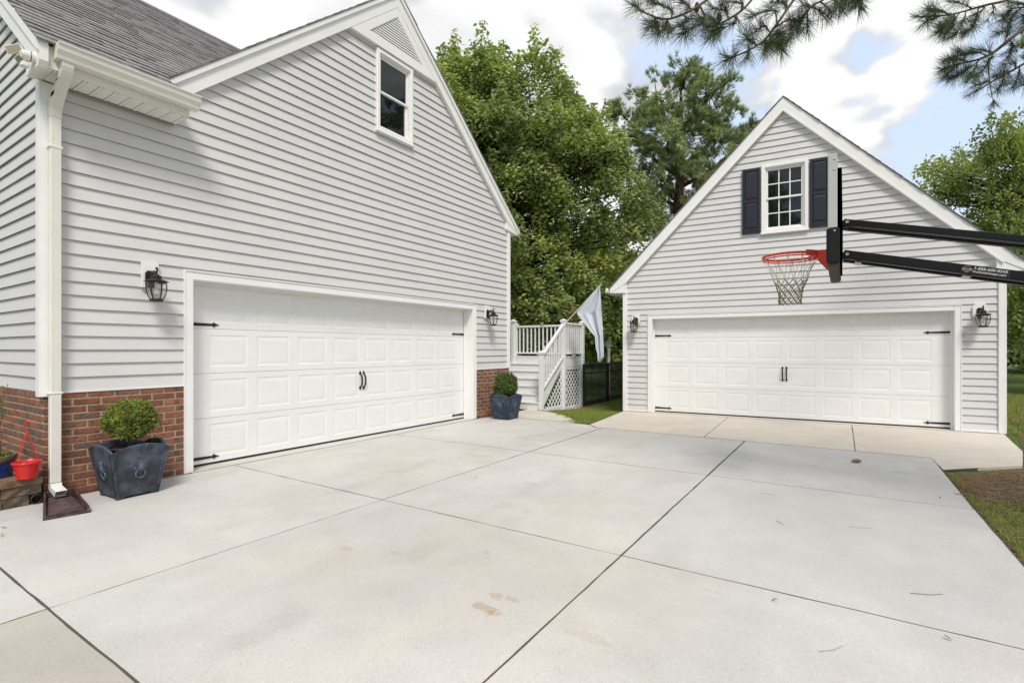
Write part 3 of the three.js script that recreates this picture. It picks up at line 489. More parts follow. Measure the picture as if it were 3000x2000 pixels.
// ---------- the detached garage ----------
const garage = thing('detached_garage', 'detached gabled garage with grey siding, navy shutters and white double door', 'garage', [-4.074, 0, -10.69], .0692);
{
  const W = 6.25, AP = 3.105, SL = 1.011, top = (s, k) => k - SL * Math.abs(s - AP);
  const shape = new THREE.Shape([[0, -.05], [W, -.05], [W, 2.75], [AP, 5.92], [0, 2.75]].map((q) => new THREE.Vector2(...q)));
  shape.holes.push(new THREE.Path([[.61, -.04], [5.64, -.04], [5.64, 2.02], [.61, 2.02]].map((q) => new THREE.Vector2(...q))));
  shape.holes.push(new THREE.Path([[2.775, 3.635], [3.475, 3.635], [3.475, 4.86], [2.775, 4.86]].map((q) => new THREE.Vector2(...q))));
  const bg = new THREE.ExtrudeGeometry(shape, { depth: .12, bevelEnabled: false }); bg.translate(0, 0, -.161); bg.computeVertexNormals();
  const wall = part('gable_wall', boxUV(bg), M.sheath, garage);
  lapBoards(wall, { y0: .035, y1: 5.90, rev: .1213, z: -.012, seed: 14,
    L: (y) => (y < 2.83 ? .075 : AP - (5.905 - y) / SL), R: (y) => (y < 2.83 ? W - .075 : AP + (5.905 - y) / SL),
    holes: [[.575, 5.675, -1, 2.055], [2.76, 3.49, 3.62, 4.875]] });
  part('starter_strip', new MB().box(.09, .549, .002, .036, -.03, -.004, .004).box(5.70, 6.16, .002, .036, -.03, -.004, .004), M.trim, garage);
  for (const [a, b] of [[-.008, .09], [W - .09, W + .008]]) part('corner_board', new MB().box(a, b, 0, 2.62, -.1, .008, .005), M.trim, garage);
  part('door_casing', new MB().box(.549, .631, 0, 2.077, -.05, .0, .006).box(5.617, 5.699, 0, 2.077, -.05, .0, .006).box(.631, 5.617, 1.995, 2.077, -.05, -.001, .006).box(.537, .551, 0, 2.089, -.03, .008, .003).box(5.697, 5.711, 0, 2.089, -.03, .008, .003).box(.551, 5.697, 2.075, 2.089, -.03, .008, .003), M.trim, garage);
  part('door_jamb', new MB().box(.605, .63, 0, 2.02, -.26, -.05).box(5.618, 5.643, 0, 2.02, -.26, -.05).box(.63, 5.618, 1.997, 2.025, -.26, -.05).box(.63, .655, 0, 1.997, -.165, -.14, .004).box(5.593, 5.618, 0, 1.997, -.165, -.14, .004).box(.655, 5.593, 1.972, 1.997, -.165, -.14, .004), M.trim, garage);
  part('garage_floor', new MB().box(.6, 5.65, -.12, .006, -.5, -.004), M.concreteTan, garage);
  garageDoor(garage, { x: .632, w: 4.984, z: -.172, y0: .012, ph: .5215, pitch: .572 });
  windowUnit(garage, { x0: 2.731, x1: 3.52, y0: 3.59, y1: 4.905, grid: true, z: -.003 });
  for (const [a, b] of [[2.392, 2.712], [3.54, 3.86]]) {
    const y0 = 3.605, y1 = 4.865, mid = y0 + .55 * (y1 - y0) - .06;
    const sh = part('shutter', frameBoxes(new MB(), a, b, y0, y1, .045, -.01, .024, .004).box(a + .045, b - .045, mid - .035, mid + .035, -.01, .022, .004).box(a + .045, b - .045, y0 + .045, y0 + .10, -.01, .022, .004).box(a + .01, b - .01, y0 + .01, y1 - .01, -.011, .006), M.shutter, garage);
    for (const [c, d] of [[y0 + .104, mid - .04], [mid + .04, y1 - .05]]) {
      const mb = new MB(), R = (i, z) => [V(a + .05 + i, c + i, z), V(b - .05 - i, c + i, z), V(b - .05 - i, d - i, z), V(a + .05 + i, d - i, z)], r0 = R(0, .007), r1 = R(.03, .021);
      for (let e = 0; e < 4; e++) mb.quad(r0[e], r0[(e + 1) % 4], r1[(e + 1) % 4], r1[e]); mb.quad(...r1); part('shutter_panel', mb, M.shutter, sh);
    }
  }
  const band = (a, b, k0, k1, z0, z1) => new MB().prism([[a, top(a, k0)], [b, top(b, k0)], [b, top(b, k1)], [a, top(a, k1)]], z1 - z0, (x, y, z) => V(x, y, z + z0));
  const tipL = -.285, tipR = 2 * AP + .285;
  for (const s of [-1, 1]) {
    const X = (d) => AP + s * d, e = AP + .285;
    part('rake_board', new MB().prism([[X(0), 5.865], [X(3.02), 5.865 - SL * 3.02], [X(e), 6.02 - SL * e], [X(e), 6.128 - SL * e], [X(0), 6.128]], .075, (x, y, z) => V(x, y, z - .03)), M.trim, garage);
    part('rake_moulding', s < 0 ? band(.05, AP, 5.865, 5.90, .045, .06) : band(AP, W - .04, 5.865, 5.90, .045, .06), M.trim, garage);
    part('eave_return', new MB().prism([[X(3.025), 2.825], [X(3.025), 2.585], [X(e - .003), 2.60], [X(e), 2.69]], .08, (x, y, z) => V(x, y, z - .045)), M.trim, garage);
    part('soffit', s < 0 ? new MB().box(-.28, -.01, 2.60, 2.62, -7.5, -.05) : new MB().box(W + .01, tipR - .005, 2.60, 2.62, -7.5, -.05), M.soffit, garage);
    part('gutter', s < 0 ? new MB().box(-.405, -.29, 2.605, 2.71, -7.5, .03, .02) : new MB().box(tipR + .005, tipR + .12, 2.605, 2.71, -7.5, .03, .02), M.gutterWhite, garage);
  }
  const roof = part('roof', new MB().prism([[tipL - .03, top(tipL - .03, 6.128)], [AP, 6.128], [AP, 6.145], [tipL - .03, top(tipL - .03, 6.145)]], 7.7, (x, y, z) => V(x, y, z - 7.64)).prism([[AP, 6.128], [tipR + .03, top(tipR + .03, 6.128)], [tipR + .03, top(tipR + .03, 6.145)], [AP, 6.145]], 7.7, (x, y, z) => V(x, y, z - 7.64)), M.shingles[3], garage);
  const rr = rng(19), edge = new MB();
  for (const s of [-1, 1]) for (let k = 0; k < 34; k++) { const a = AP + s * k * .1005, b = AP + s * ((k + 1) * .1005 + .004); edge.prism([[a, top(a, 6.143)], [b, top(b, 6.143)], [b, top(b, 6.156 + rr() * .005)], [a, top(a, 6.147)]], 7.6, (x, y, z) => V(x, y, z - 7.535 + (k % 3) * .005)); }
  stuff(part('shingle_courses', edge, M.shingles[1], roof));
  part('side_wall', new MB().box(.0, .08, -.15, 2.6, -7.3, -.16).box(W - .08, W, -.05, 2.6, -7.3, -.16).box(.081, W - .081, -.05, 2.6, -7.3, -7.2), M.vinyl, garage);
}

// ---------- wall lanterns ----------
const quat = (x, y, z) => new THREE.Quaternion().setFromEuler(new THREE.Euler(x, y, z));
function lantern(pos, turn, label, octagon, k = .92) {
  const t = thing('wall_lantern', label, 'lantern', pos, turn, 'lanterns beside the garage doors'); const s = 6;
  const plate = octagon ? [[-.058, -.125], [.058, -.125], [.1, -.08], [.1, .08], [.058, .125], [-.058, .125], [-.1, .08], [-.1, -.08]] : [[-.083, -.138], [.083, -.138], [.083, .138], [-.083, .138]];
  part('mounting_block', new MB().prism(plate, .03, (x, y, z) => V(x, y, z - .012)), M.trim, t);
  part('backplate', new MB().prism([[-.03, -.13], [.03, -.13], [.052, -.1], [.052, .03], [.03, .06], [-.03, .06], [-.052, .03], [-.052, -.1]], .008, (x, y, z) => V(x, y - .01, z + .018)).prism([[-.024, -.12], [.024, -.12], [.042, -.094], [.042, .025], [.024, .05], [-.024, .05], [-.042, .025], [-.042, -.094]], .01, (x, y, z) => V(x, y - .01, z + .026)), M.bronze, t);
  const A = .17;
  part('arm', new MB().tube([V(0, -.045, .034), V(0, -.01, .06), V(0, .02, .09), V(0, .028, .12), V(0, .01, .15), V(0, -.005, .162)], [.016, .015, .018, .02, .016, .012], 8).tube([V(0, -.01, A), V(0, .02, A + .006), V(0, .045, A + .02), V(0, .064, A + .022), V(0, .07, A + .006), V(0, .06, A - .004)], [.014, .011, .010, .010, .011, .014], 8), M.bronze, t);
  const roof = part('roof', new MB().lathe([[.004, .005], [.02, 0], [.028, -.012], [.052, -.022], [.056, -.028], [.05, -.032], [.046, -.046], [.052, -.052], [.085, -.066], [.116, -.078], [.118, -.083], [.1, -.084], [.06, -.072], [.004, -.066]], 20, [0, 0, A]), M.bronze, t);
  part('collar', new MB().lathe([[.094, -.083], [.096, -.084], [.096, -.098], [.088, -.098], [.088, -.083]], 20, [0, 0, A]), M.bronze, t);
  const prof = [[.089, -.097], [.092, -.13], [.0915, -.165], [.086, -.2], [.075, -.235], [.06, -.268], [.055, -.278]];
  part('glass', new MB().lathe(prof.slice().reverse(), 20, [0, 0, A]), M.lampGlass, t);
  const ribs = new MB(); for (let i = 0; i < s; i++) { const a = i / s * Math.PI * 2 + .35; ribs.tube(prof.map(([r, y]) => V(Math.cos(a) * (r + .003), y, A + Math.sin(a) * (r + .003))), .0055, 5); } part('rib', ribs, M.bronze, t);
  part('base_ring', new MB().lathe([[.004, -.288], [.05, -.29], [.06, -.296], [.064, -.3], [.066, -.272], [.056, -.27], [.056, -.285], [.004, -.283]], 20, [0, 0, A]), M.bronze, t);
  part('socket', new MB().lathe([[.003, -.09], [.016, -.09], [.016, -.14], [.003, -.14]], 10, [0, 0, A]), M.trim, t);
  part('bulb', new MB().lathe([[.001, -.235], [.018, -.228], [.027, -.208], [.026, -.185], [.016, -.155], [.012, -.14]], 14, [0, 0, A]), M.bulb, t);
  t.scale.setScalar(k); return t;
}
const houseAt = (s, y, z) => [-6 + z, y, -1.5 - s], garAt = (s, y, z) => { const p = V(s, y, z).applyAxisAngle(V(0, 1, 0), .0692).add(garage.position); return [p.x, p.y, p.z]; };
lantern(houseAt(.84, 2.118, 0), Math.PI / 2, 'black lantern on square white block above the brick and large planter');
lantern(houseAt(6.755, 2.10, 0), Math.PI / 2, 'black lantern on the house wall beside the white deck stairs');
lantern(garAt(.285, 1.995, 0), .0692, 'dark lantern on octagonal plate left of the detached garage door', true);
lantern(garAt(5.935, 1.985, 0), .0692, 'dark lantern on octagonal plate right of the detached garage door', true);

// ---------- flood light under the eave corner ----------
{
  const t = thing('flood_light', 'white twin flood light with motion sensor on the house corner trim', 'light', [-5.775, 3.835, -1.395]); t.scale.setScalar(.72);
  const cyl = (r, z0, z1, n = 20) => new THREE.CylinderGeometry(r, r, z1 - z0, n).rotateX(Math.PI / 2).translate(0, 0, (z0 + z1) / 2);
  part('junction_box', new MB().geo(cyl(.062, -.01, .035)), M.gutterWhite, t); part('housing', new MB().geo(cyl(.055, .04, .10)).geo(cyl(.04, .10, .12)), M.sensorWhite, t); part('gasket', new MB().geo(cyl(.058, .035, .041)), M.rubber, t);
  for (const [x, y, z, rx, ry] of [[-.085, .06, .15, .42, .85], [-.14, .0, .07, .5, .3]]) {
    const h = part('lamp_head', new MB().box(-.078, .078, -.042, .042, -.03, .022, .01).box(-.08, .08, -.044, .044, .02, .028, .003), M.sensorWhite, t, [x, y, z], [rx, ry, 0]);
    part('lens', new MB().box(-.07, .07, -.035, .035, .028, .031), M.lens, h);
    part('knuckle', new MB().tube([V(-.02, .0, .09), V(x * .55, y * .6, (z + .09) / 2), V(x, y, z - .02)], .014, 8), M.sensorWhite, t);
  }
  part('sensor', new MB().tube([V(0, -.045, .08), V(-.01, -.085, .085)], .013, 8).box(-.05, .03, -.145, -.085, .05, .12, .012), M.gutterWhite, t);
}

// ---------- planters with clipped shrubs ----------
function planter(pos, turn, label, mat) {
  const t = thing('square_planter', label, 'planter', pos, turn, 'planters beside the house garage door');
  const a = .168, b = .235, H = .436, top = (s) => H + .055 * (1 - s * s), th = .016;
  const N = 10; const at = (s, v, d) => { const y = v * top(s), w = mix(a, b, y / H) - d; return V(s * w, y, mix(a, b, y / H) - d); };
  for (let q = 0; q < 4; q++) {
    const mb = new MB(), rot = (v) => v.applyAxisAngle(V(0, 1, 0), q * Math.PI / 2);
    const P = (s, v, d) => { const p = at(s, v, d); if (v === 0) p.y = Math.abs(s) > .72 ? 0 : .022; return rot(p); };
    for (let i = 0; i < N; i++) { const s0 = -1 + 2 * i / N, s1 = -1 + 2 * (i + 1) / N; for (let j = 0; j < 4; j++) { mb.quad(P(s0, j / 4, 0), P(s1, j / 4, 0), P(s1, (j + 1) / 4, 0), P(s0, (j + 1) / 4, 0)); mb.quad(P(s1, j / 4, th), P(s0, j / 4, th), P(s0, (j + 1) / 4, th), P(s1, (j + 1) / 4, th)); } mb.quad(P(s0, 0, th), P(s1, 0, th), P(s1, 0, 0), P(s0, 0, 0)); }
    const side = part('side_panel', mb, mat, t);
    const rim = new MB(); for (let i = 0; i < N; i++) { const s0 = -1 + 2 * i / N, s1 = -1 + 2 * (i + 1) / N; rim.hexa([P(s0, .985, -.003), P(s1, .985, -.003), P(s1, .985, th + .002), P(s0, .985, th + .002)], [P(s0, 1.003, -.001), P(s1, 1.003, -.001), P(s1, 1.003, th), P(s0, 1.003, th)]); } part('rim', rim, M.leadEdge, side);
    const st = new MB(); for (const s of [-1, 1]) st.hexa([P(s * .84 - .012, .06, -.004), P(s * .84 + .012, .06, -.004), P(s * .84 + .012, .06, .004), P(s * .84 - .012, .06, .004)], [P(s * .84 - .012, .93, -.004), P(s * .84 + .012, .93, -.004), P(s * .84 + .012, .93, .004), P(s * .84 - .012, .93, .004)]); part('corner_strip', st, mat, side);
    // cast lion mask holding a ring
    const em = new MB(), sp = (x, y, z, rx, ry, rz) => em.geo(new THREE.SphereGeometry(1, 10, 8), new THREE.Matrix4().compose(V(x, y, z), quat(0, 0, 0), V(rx, ry, rz)));
    for (let k = 0; k < 15; k++) { const an = Math.PI * (-.18 + 1.36 * k / 14), r1 = .056 + .006 * (k % 2); em.tube([V(Math.cos(an) * .026, Math.sin(an) * .03, .006), V(Math.cos(an) * .044, Math.sin(an) * .047, .010), V(Math.cos(an + .12) * r1, Math.sin(an + .12) * r1, .003)], [.008, .008, .003], 5); }
    sp(0, 0, .004, .03, .034, .014); sp(0, -.008, .014, .009, .02, .012); sp(-.012, -.02, .010, .012, .008, .01); sp(.012, -.02, .010, .012, .008, .01); sp(-.014, .012, .012, .009, .005, .006); sp(.014, .012, .012, .009, .005, .006); sp(0, -.036, .006, .010, .010, .008);
    em.geo(new THREE.TorusGeometry(.040, .0075, 8, 24), new THREE.Matrix4().makeTranslation(0, -.07, .006));
    const y = .285, w = mix(a, b, y / H), o = part('lion_mask', em, M.leadEdge, side); const p = rot(V(0, y, w - .002)); o.position.copy(p); o.quaternion.setFromEuler(new THREE.Euler(-Math.atan((b - a) / H) * -1, q * Math.PI / 2, 0, 'YXZ'));
    o.rotation.set(0, 0, 0); o.quaternion.copy(new THREE.Quaternion().setFromAxisAngle(V(0, 1, 0), q * Math.PI / 2).multiply(new THREE.Quaternion().setFromAxisAngle(V(1, 0, 0), Math.atan((b - a) / H))));
  }
  part('floor', new MB().box(-a + .016, a - .016, .02, .035, -a + .016, a - .016), mat, t);
  return t;
}
function leafSprig(n, size, spread, seed, ratio = .5) {      // a small spray of folded leaves
  const r = rng(seed), mb = new MB();
  for (let i = 0; i < n; i++) {
    const p = V(r() - .5, r() - .5, r() - .5).normalize().multiplyScalar(spread * (.35 + .65 * r())), q = quat((r() - .5) * 2.4, r() * 6.3, (r() - .5) * 1.6), l = size * (.75 + r() * .5), w = l * ratio;
    const T = (x, y, z) => V(x, y, z).applyQuaternion(q).add(p); const A = T(0, 0, 0), B = T(l * .45, -.05 * l, w * .5), C = T(l, -.16 * l, 0), D = T(l * .45, -.05 * l, -w * .5), E2 = T(l * .45, .07 * l, 0);
    mb.tri(A, E2, B); mb.tri(B, E2, C); mb.tri(A, D, E2); mb.tri(D, C, E2);
  }
  return mb.out();
}
const rv0 = (r) => V(r() * 2 - 1, r() * 2 - 1, r() * 2 - 1).normalize();
function shrub(pos, rad, label, tone, seed, n) {
  const t = thing('boxwood_shrub', label, 'shrub', pos), r = rng(seed), list = [], geo = leafSprig(7, .030, .028, seed + 1, .62);
  const c = V(0, rad[1] + .055, 0), bump = Array.from({ length: 16 }, () => [V(r() - .5, r() - .35, r() - .5).normalize(), .8 + r() * .36]);
  for (let i = 0; i < n; i++) {
    const d = V(r() * 2 - 1, r() * 2 - 1, r() * 2 - 1).normalize(); let k = .78; for (const [v, s] of bump) { const q = d.dot(v); if (q > .74) k = Math.max(k, mix(.78, s, sm(.74, .97, q))); }
    const f = k * (.45 + .55 * Math.pow(r(), .4)) * (1 + (r() < .05 ? .12 : 0)), p = V(d.x * rad[0], d.y * rad[1], d.z * rad[2]).multiplyScalar(f).add(c); if (p.y < .05) continue;
    const m = .45 + r() * .95; list.push([p, quat(r() * 6, r() * 6, r() * 6), .8 + r() * .5, lin(tone[0] * m * (.85 + r() * .4), tone[1] * m, tone[2] * m)]);
  }
  for (let i = 0; i < 46; i++) { const d = rv0(r), b = V(d.x * rad[0], Math.abs(d.y) * rad[1], d.z * rad[2]).multiplyScalar(.8), e = 1.12 + r() * .22; for (let k = 0; k < 7; k++) { const p = b.clone().multiplyScalar(mix(1, e / .8 * .8, k / 6)).add(c).add(V((r() - .5) * .015, k * .003, (r() - .5) * .015)), m = .9 + r() * .5; list.push([p, quat(r() * 6, r() * 6, r() * 6), .7 + r() * .3, lin(tone[0] * m * 1.1, tone[1] * m, tone[2] * m)]); } }
  instances('foliage', geo, M.leafThick, list, t);
  const st = new MB(); for (let i = 0; i < 9; i++) { const a = r() * 6.3, l = .12 + r() * .1; st.tube([V(0, -.03, 0), V(Math.cos(a) * .015, .05, Math.sin(a) * .015), V(Math.cos(a) * l * .8, .06 + l, Math.sin(a) * l * .8)], [.013, .009, .003], 5); } part('stem', st, M.twig, t);
  return t;
}
function nurseryPot(pos, r, h, label) {
  const t = thing('nursery_pot', label, 'pot', pos, 0, 'black nursery pots inside the planters');
  part('tub', new MB().lathe([[.002, 0], [r * .82, 0], [r, h - .02], [r + .012, h - .02], [r + .012, h], [r - .006, h], [r * .8, .012], [.002, .012]], 32), M.potBlack, t);
  const mb = new MB(), q = rng(Math.round(r * 1e4)); mb.lathe([[r - .006, h - .035], [r * .5, h - .025], [.001, h - .022]], 24); for (let i = 0; i < 90; i++) { const a = q() * 6.3, d = Math.sqrt(q()) * (r - .02); mb.geo(new THREE.BoxGeometry(.014 + q() * .014, .005, .008), new THREE.Matrix4().compose(V(Math.cos(a) * d, h - .022, Math.sin(a) * d), quat(q() - .5, q() * 6, q() - .5), V(1, 1, 1))); } part('bark_mulch', mb, M.barkChips, t);
  return t;
}
planter([-5.633, 0, -2.034], .046, 'weathered charcoal square planter with lion masks beside the brown splash block', M.lead);
nurseryPot([-5.633, .036, -2.034], .16, .415, 'black nursery pot sunk inside the planter near the downspout');
shrub([-5.633, .455, -2.034], [.205, .175, .195], 'bushy yellow green boxwood in the planter near the downspout', [.17, .225, .022], 51, 1900);
planter([-5.541, 0, -8.247], .026, 'slate blue square planter at the foot of the deck stairs', M.leadBlue);
nurseryPot([-5.541, .036, -8.247], .155, .36, 'black nursery pot sunk inside the slate blue planter');
shrub([-5.541, .375, -8.247], [.215, .215, .215], 'rounded dark green boxwood in the slate blue planter', [.085, .15, .018], 57, 2000);

// ---------- splash block ----------
{
  const t = thing('splash_block', 'brown ribbed plastic splash block under the downspout', 'splash block', [-5.96, .004, -1.605], -.187);
  const L = .69, w0 = .105, w1 = .148, mb = new MB();
  mb.hexa([V(0, 0, w0), V(L, 0, w1), V(L, 0, -w1), V(0, 0, -w0)], [V(0, .022, w0), V(L, .012, w1), V(L, .012, -w1), V(0, .022, -w0)]);
  part('tray', mb, M.brownPlastic, t);
  for (const s of [-1, 1]) part('side_wall', new MB().hexa(s > 0 ? [V(0, .01, w0), V(L, .008, w1), V(L, .008, w1 - .025), V(0, .01, w0 - .025)] : [V(0, .01, -w0 + .025), V(L, .008, -w1 + .025), V(L, .008, -w1), V(0, .01, -w0)], s > 0 ? [V(0, .085, w0 - .004), V(L - .05, .042, w1 - .004), V(L - .05, .042, w1 - .018), V(0, .085, w0 - .018)] : [V(0, .085, -w0 + .018), V(L - .05, .042, -w1 + .018), V(L - .05, .042, -w1 + .004), V(0, .085, -w0 + .004)]), M.brownPlastic, t);
  part('back_wall', new MB().box(.001, .022, .01, .083, -w0 + .01, w0 - .01, .004), M.brownPlastic, t);
  for (let k = 0; k < 17; k++) { const x = .06 + k * .036, w = mix(w0, w1, x / L) - .03; part('rib', new MB().box(x, x + .015, .010, .037 - .010 * x / L, -w, w, .004), M.brownPlastic, t); }
}

// ---------- stone edging of the corner bed, with pots ----------
{
  struct('flower_bed', new MB().box(-7.6, -5.99, -.1, .125, -1.49, 1.1), M.soil);
  const t = thing('stone_edging', 'low tan stone block edging with caps at the lower left corner', 'edging', [-5.95, 0, -1.49]);
  const rock = (x0, x1, y0, y1, z0, z1, seed, amp) => { const g = new THREE.BoxGeometry(x1 - x0, y1 - y0, z1 - z0, 3, 3, 9), P = g.attributes.position; for (let i = 0; i < P.count; i++) { const x = P.getX(i), y = P.getY(i), z = P.getZ(i); const n = (k) => (fbm(x * 14 + 40 + k * 7, y * 19 + z * 16 + 60 + seed, 999, 3, seed + k) - .5) * amp; P.setXYZ(i, x + n(0) * 2.0, y + n(1) * .7, z + n(2) * .7); } g.translate((x0 + x1) / 2, (y0 + y1) / 2, (z0 + z1) / 2); const q = flat(g); q.computeVertexNormals(); return boxUV(q); };
  const r = rng(77); let m = 0;
  for (const [y0, y1, cuts, x1] of [[0, .088, [.085, .26, .52, .76, 1.05, 1.3, 1.6, 1.9, 2.2, 2.5], 0], [.092, .174, [.004, .27, .5, .82, 1.1, 1.42, 1.7, 2.0, 2.3, 2.5], -.004]]) for (let i = 0; i + 1 < cuts.length; i++) part('stone', rock(-.2, x1, y0, y1, cuts[i] + .003, cuts[i + 1] - .003, 300 + (m += 3), .02), M.stones[Math.floor(r() * 3)], t);
  const caps = [.0, .34, .7, 1.05, 1.4, 1.8, 2.2, 2.5]; for (let i = 0; i + 1 < caps.length; i++) part('cap_stone', rock(-.26, .022, .178, .238, caps[i] + .003, caps[i + 1] - .003, 400 + (m += 3), .012), M.stones[i % 2 ? 0 : 2], t);
  solo('drain_pipe', new MB().geo(new THREE.LatheGeometry([[.034, 0], [.034, .2], [.04, .2], [.043, .19], [.04, .18], [.043, .165], [.04, .15], [.043, .135], [.04, .12], [.043, .06], [.043, 0], [.034, 0]].map((q) => new THREE.Vector2(...q)), 24), new THREE.Matrix4().makeRotationZ(-Math.PI / 2)), M.potBlack, 'black corrugated drain pipe end below the tan stone edging', 'pipe', [-6.13, .045, -1.448]);
  // red hanging basket
  const p = thing('hanging_basket', 'empty red plastic hanging basket with hook on the stone edging', 'basket', [-5.935, .240, -1.385]); p.scale.set(.78, 1, .78);
  part('bowl', new MB().lathe([[.002, 0], [.085, 0], [.088, .006], [.118, .125], [.126, .127], [.131, .137], [.129, .147], [.122, .148], [.112, .128], [.083, .01], [.002, .01]], 36), M.red, p);
  part('soil', new MB().lathe([[.113, .118], [.05, .124], [.001, .122]], 24), M.soil, p);
  const apex = V(.004, .40, 0); for (let k = 0; k < 4; k++) { const a = k * Math.PI / 2 + .9; part('hanger_arm', new MB().tube([V(Math.cos(a) * .124, .14, Math.sin(a) * .124), V(Math.cos(a) * .085, .23, Math.sin(a) * .085), V(Math.cos(a) * .02 + .004, .37, Math.sin(a) * .02)], [.0035, .003, .0035], 6), M.red, p); }
  part('hook', new MB().box(-.014, .022, .36, .405, -.006, .006, .003).tube([V(.004, .40, 0), V(-.012, .425, .0), V(-.022, .455, 0), V(-.012, .485, 0), V(.012, .495, 0), V(.034, .485, 0), V(.042, .468, 0)].map((v) => V(v.x * .6, v.y, v.x * -.8)), [.007, .007, .006, .006, .006, .006, .007], 8), M.red, p);
  // blue glazed pot with a climbing plant on a rod frame
  const b = thing('glazed_pot', 'cobalt blue pot with pale scalloped rim at the left picture edge', 'pot', [-6.25, .122, -1.20]);
  const bg = new THREE.LatheGeometry([[.002, 0], [.11, 0], [.13, .02], [.155, .1], [.172, .2], [.178, .26], [.16, .26], [.15, .2], [.002, .2]].map((q) => new THREE.Vector2(...q)), 40), BP = bg.attributes.position; for (let i = 0; i < BP.count; i++) { const x = BP.getX(i), z = BP.getZ(i), a = Math.atan2(z, x), k = 1 + .035 * Math.abs(Math.sin(a * 7)) * (BP.getY(i) < .25 ? 1 : 0); BP.setX(i, x * k); BP.setZ(i, z * k); } bg.computeVertexNormals();
  part('body', new MB().geo(bg), M.cobalt, b); part('rim', new MB().lathe([[.165, .25], [.185, .25], [.194, .27], [.192, .305], [.185, .31], [.168, .305], [.163, .26]], 40), M.stones[2], b); part('soil', new MB().lathe([[.165, .27], [.05, .28], [.001, .275]], 20), M.soil, b);
  const tr = thing('rod_trellis', 'thin black rod trellis standing in the cobalt blue pot', 'trellis', [-6.25, .39, -1.20]);
  for (const [x, z, X, Zz] of [[.11, -.06, .02, -.02], [-.08, -.1, -.02, -.03], [.05, .12, .01, .03], [-.1, .08, -.02, .02]]) part('rod', new MB().tube([V(x, 0, z), V(mix(x, X, .5) + .01, .4, mix(z, Zz, .5)), V(X, .95, Zz)], .0045, 6), M.blackIron, tr);
  const rp = rng(88), cl = thing('climbing_plant', 'sparse climbing plant with thin stems in the cobalt blue pot', 'plant', [-6.25, .39, -1.20]), ll = [], stems = new MB();
  for (let k = 0; k < 7; k++) { const a = rp() * 6.3, pts = [V(Math.cos(a) * .08, 0, Math.sin(a) * .08)]; for (let j = 0; j < 6; j++) { const q = pts.at(-1); pts.push(V(q.x + (rp() - .5) * .07, q.y + .08 + rp() * .04, q.z + (rp() - .5) * .07)); ll.push([pts.at(-1), quat(rp() * 6, rp() * 6, rp() * 6), .6 + rp() * .8, lin(.12 + rp() * .1, .17 + rp() * .1, .04)]); } stems.tube(pts, [.004, .0035, .003, .003, .0025, .002, .0015], 5); }
  for (let k = 0; k < 60; k++) { const a = rp() * 6.3, d = Math.sqrt(rp()) * .15; ll.push([V(Math.cos(a) * d, .01 + rp() * .04, Math.sin(a) * d), quat(rp() * 6, rp() * 6, rp() * 6), .8 + rp() * .7, lin(.2 + rp() * .14, .26 + rp() * .12, .06)]); }
  part('stem', stems, M.twig, cl); instances('foliage', leafSprig(3, .035, .02, 89, .5), M.leafThick, ll, cl);
}

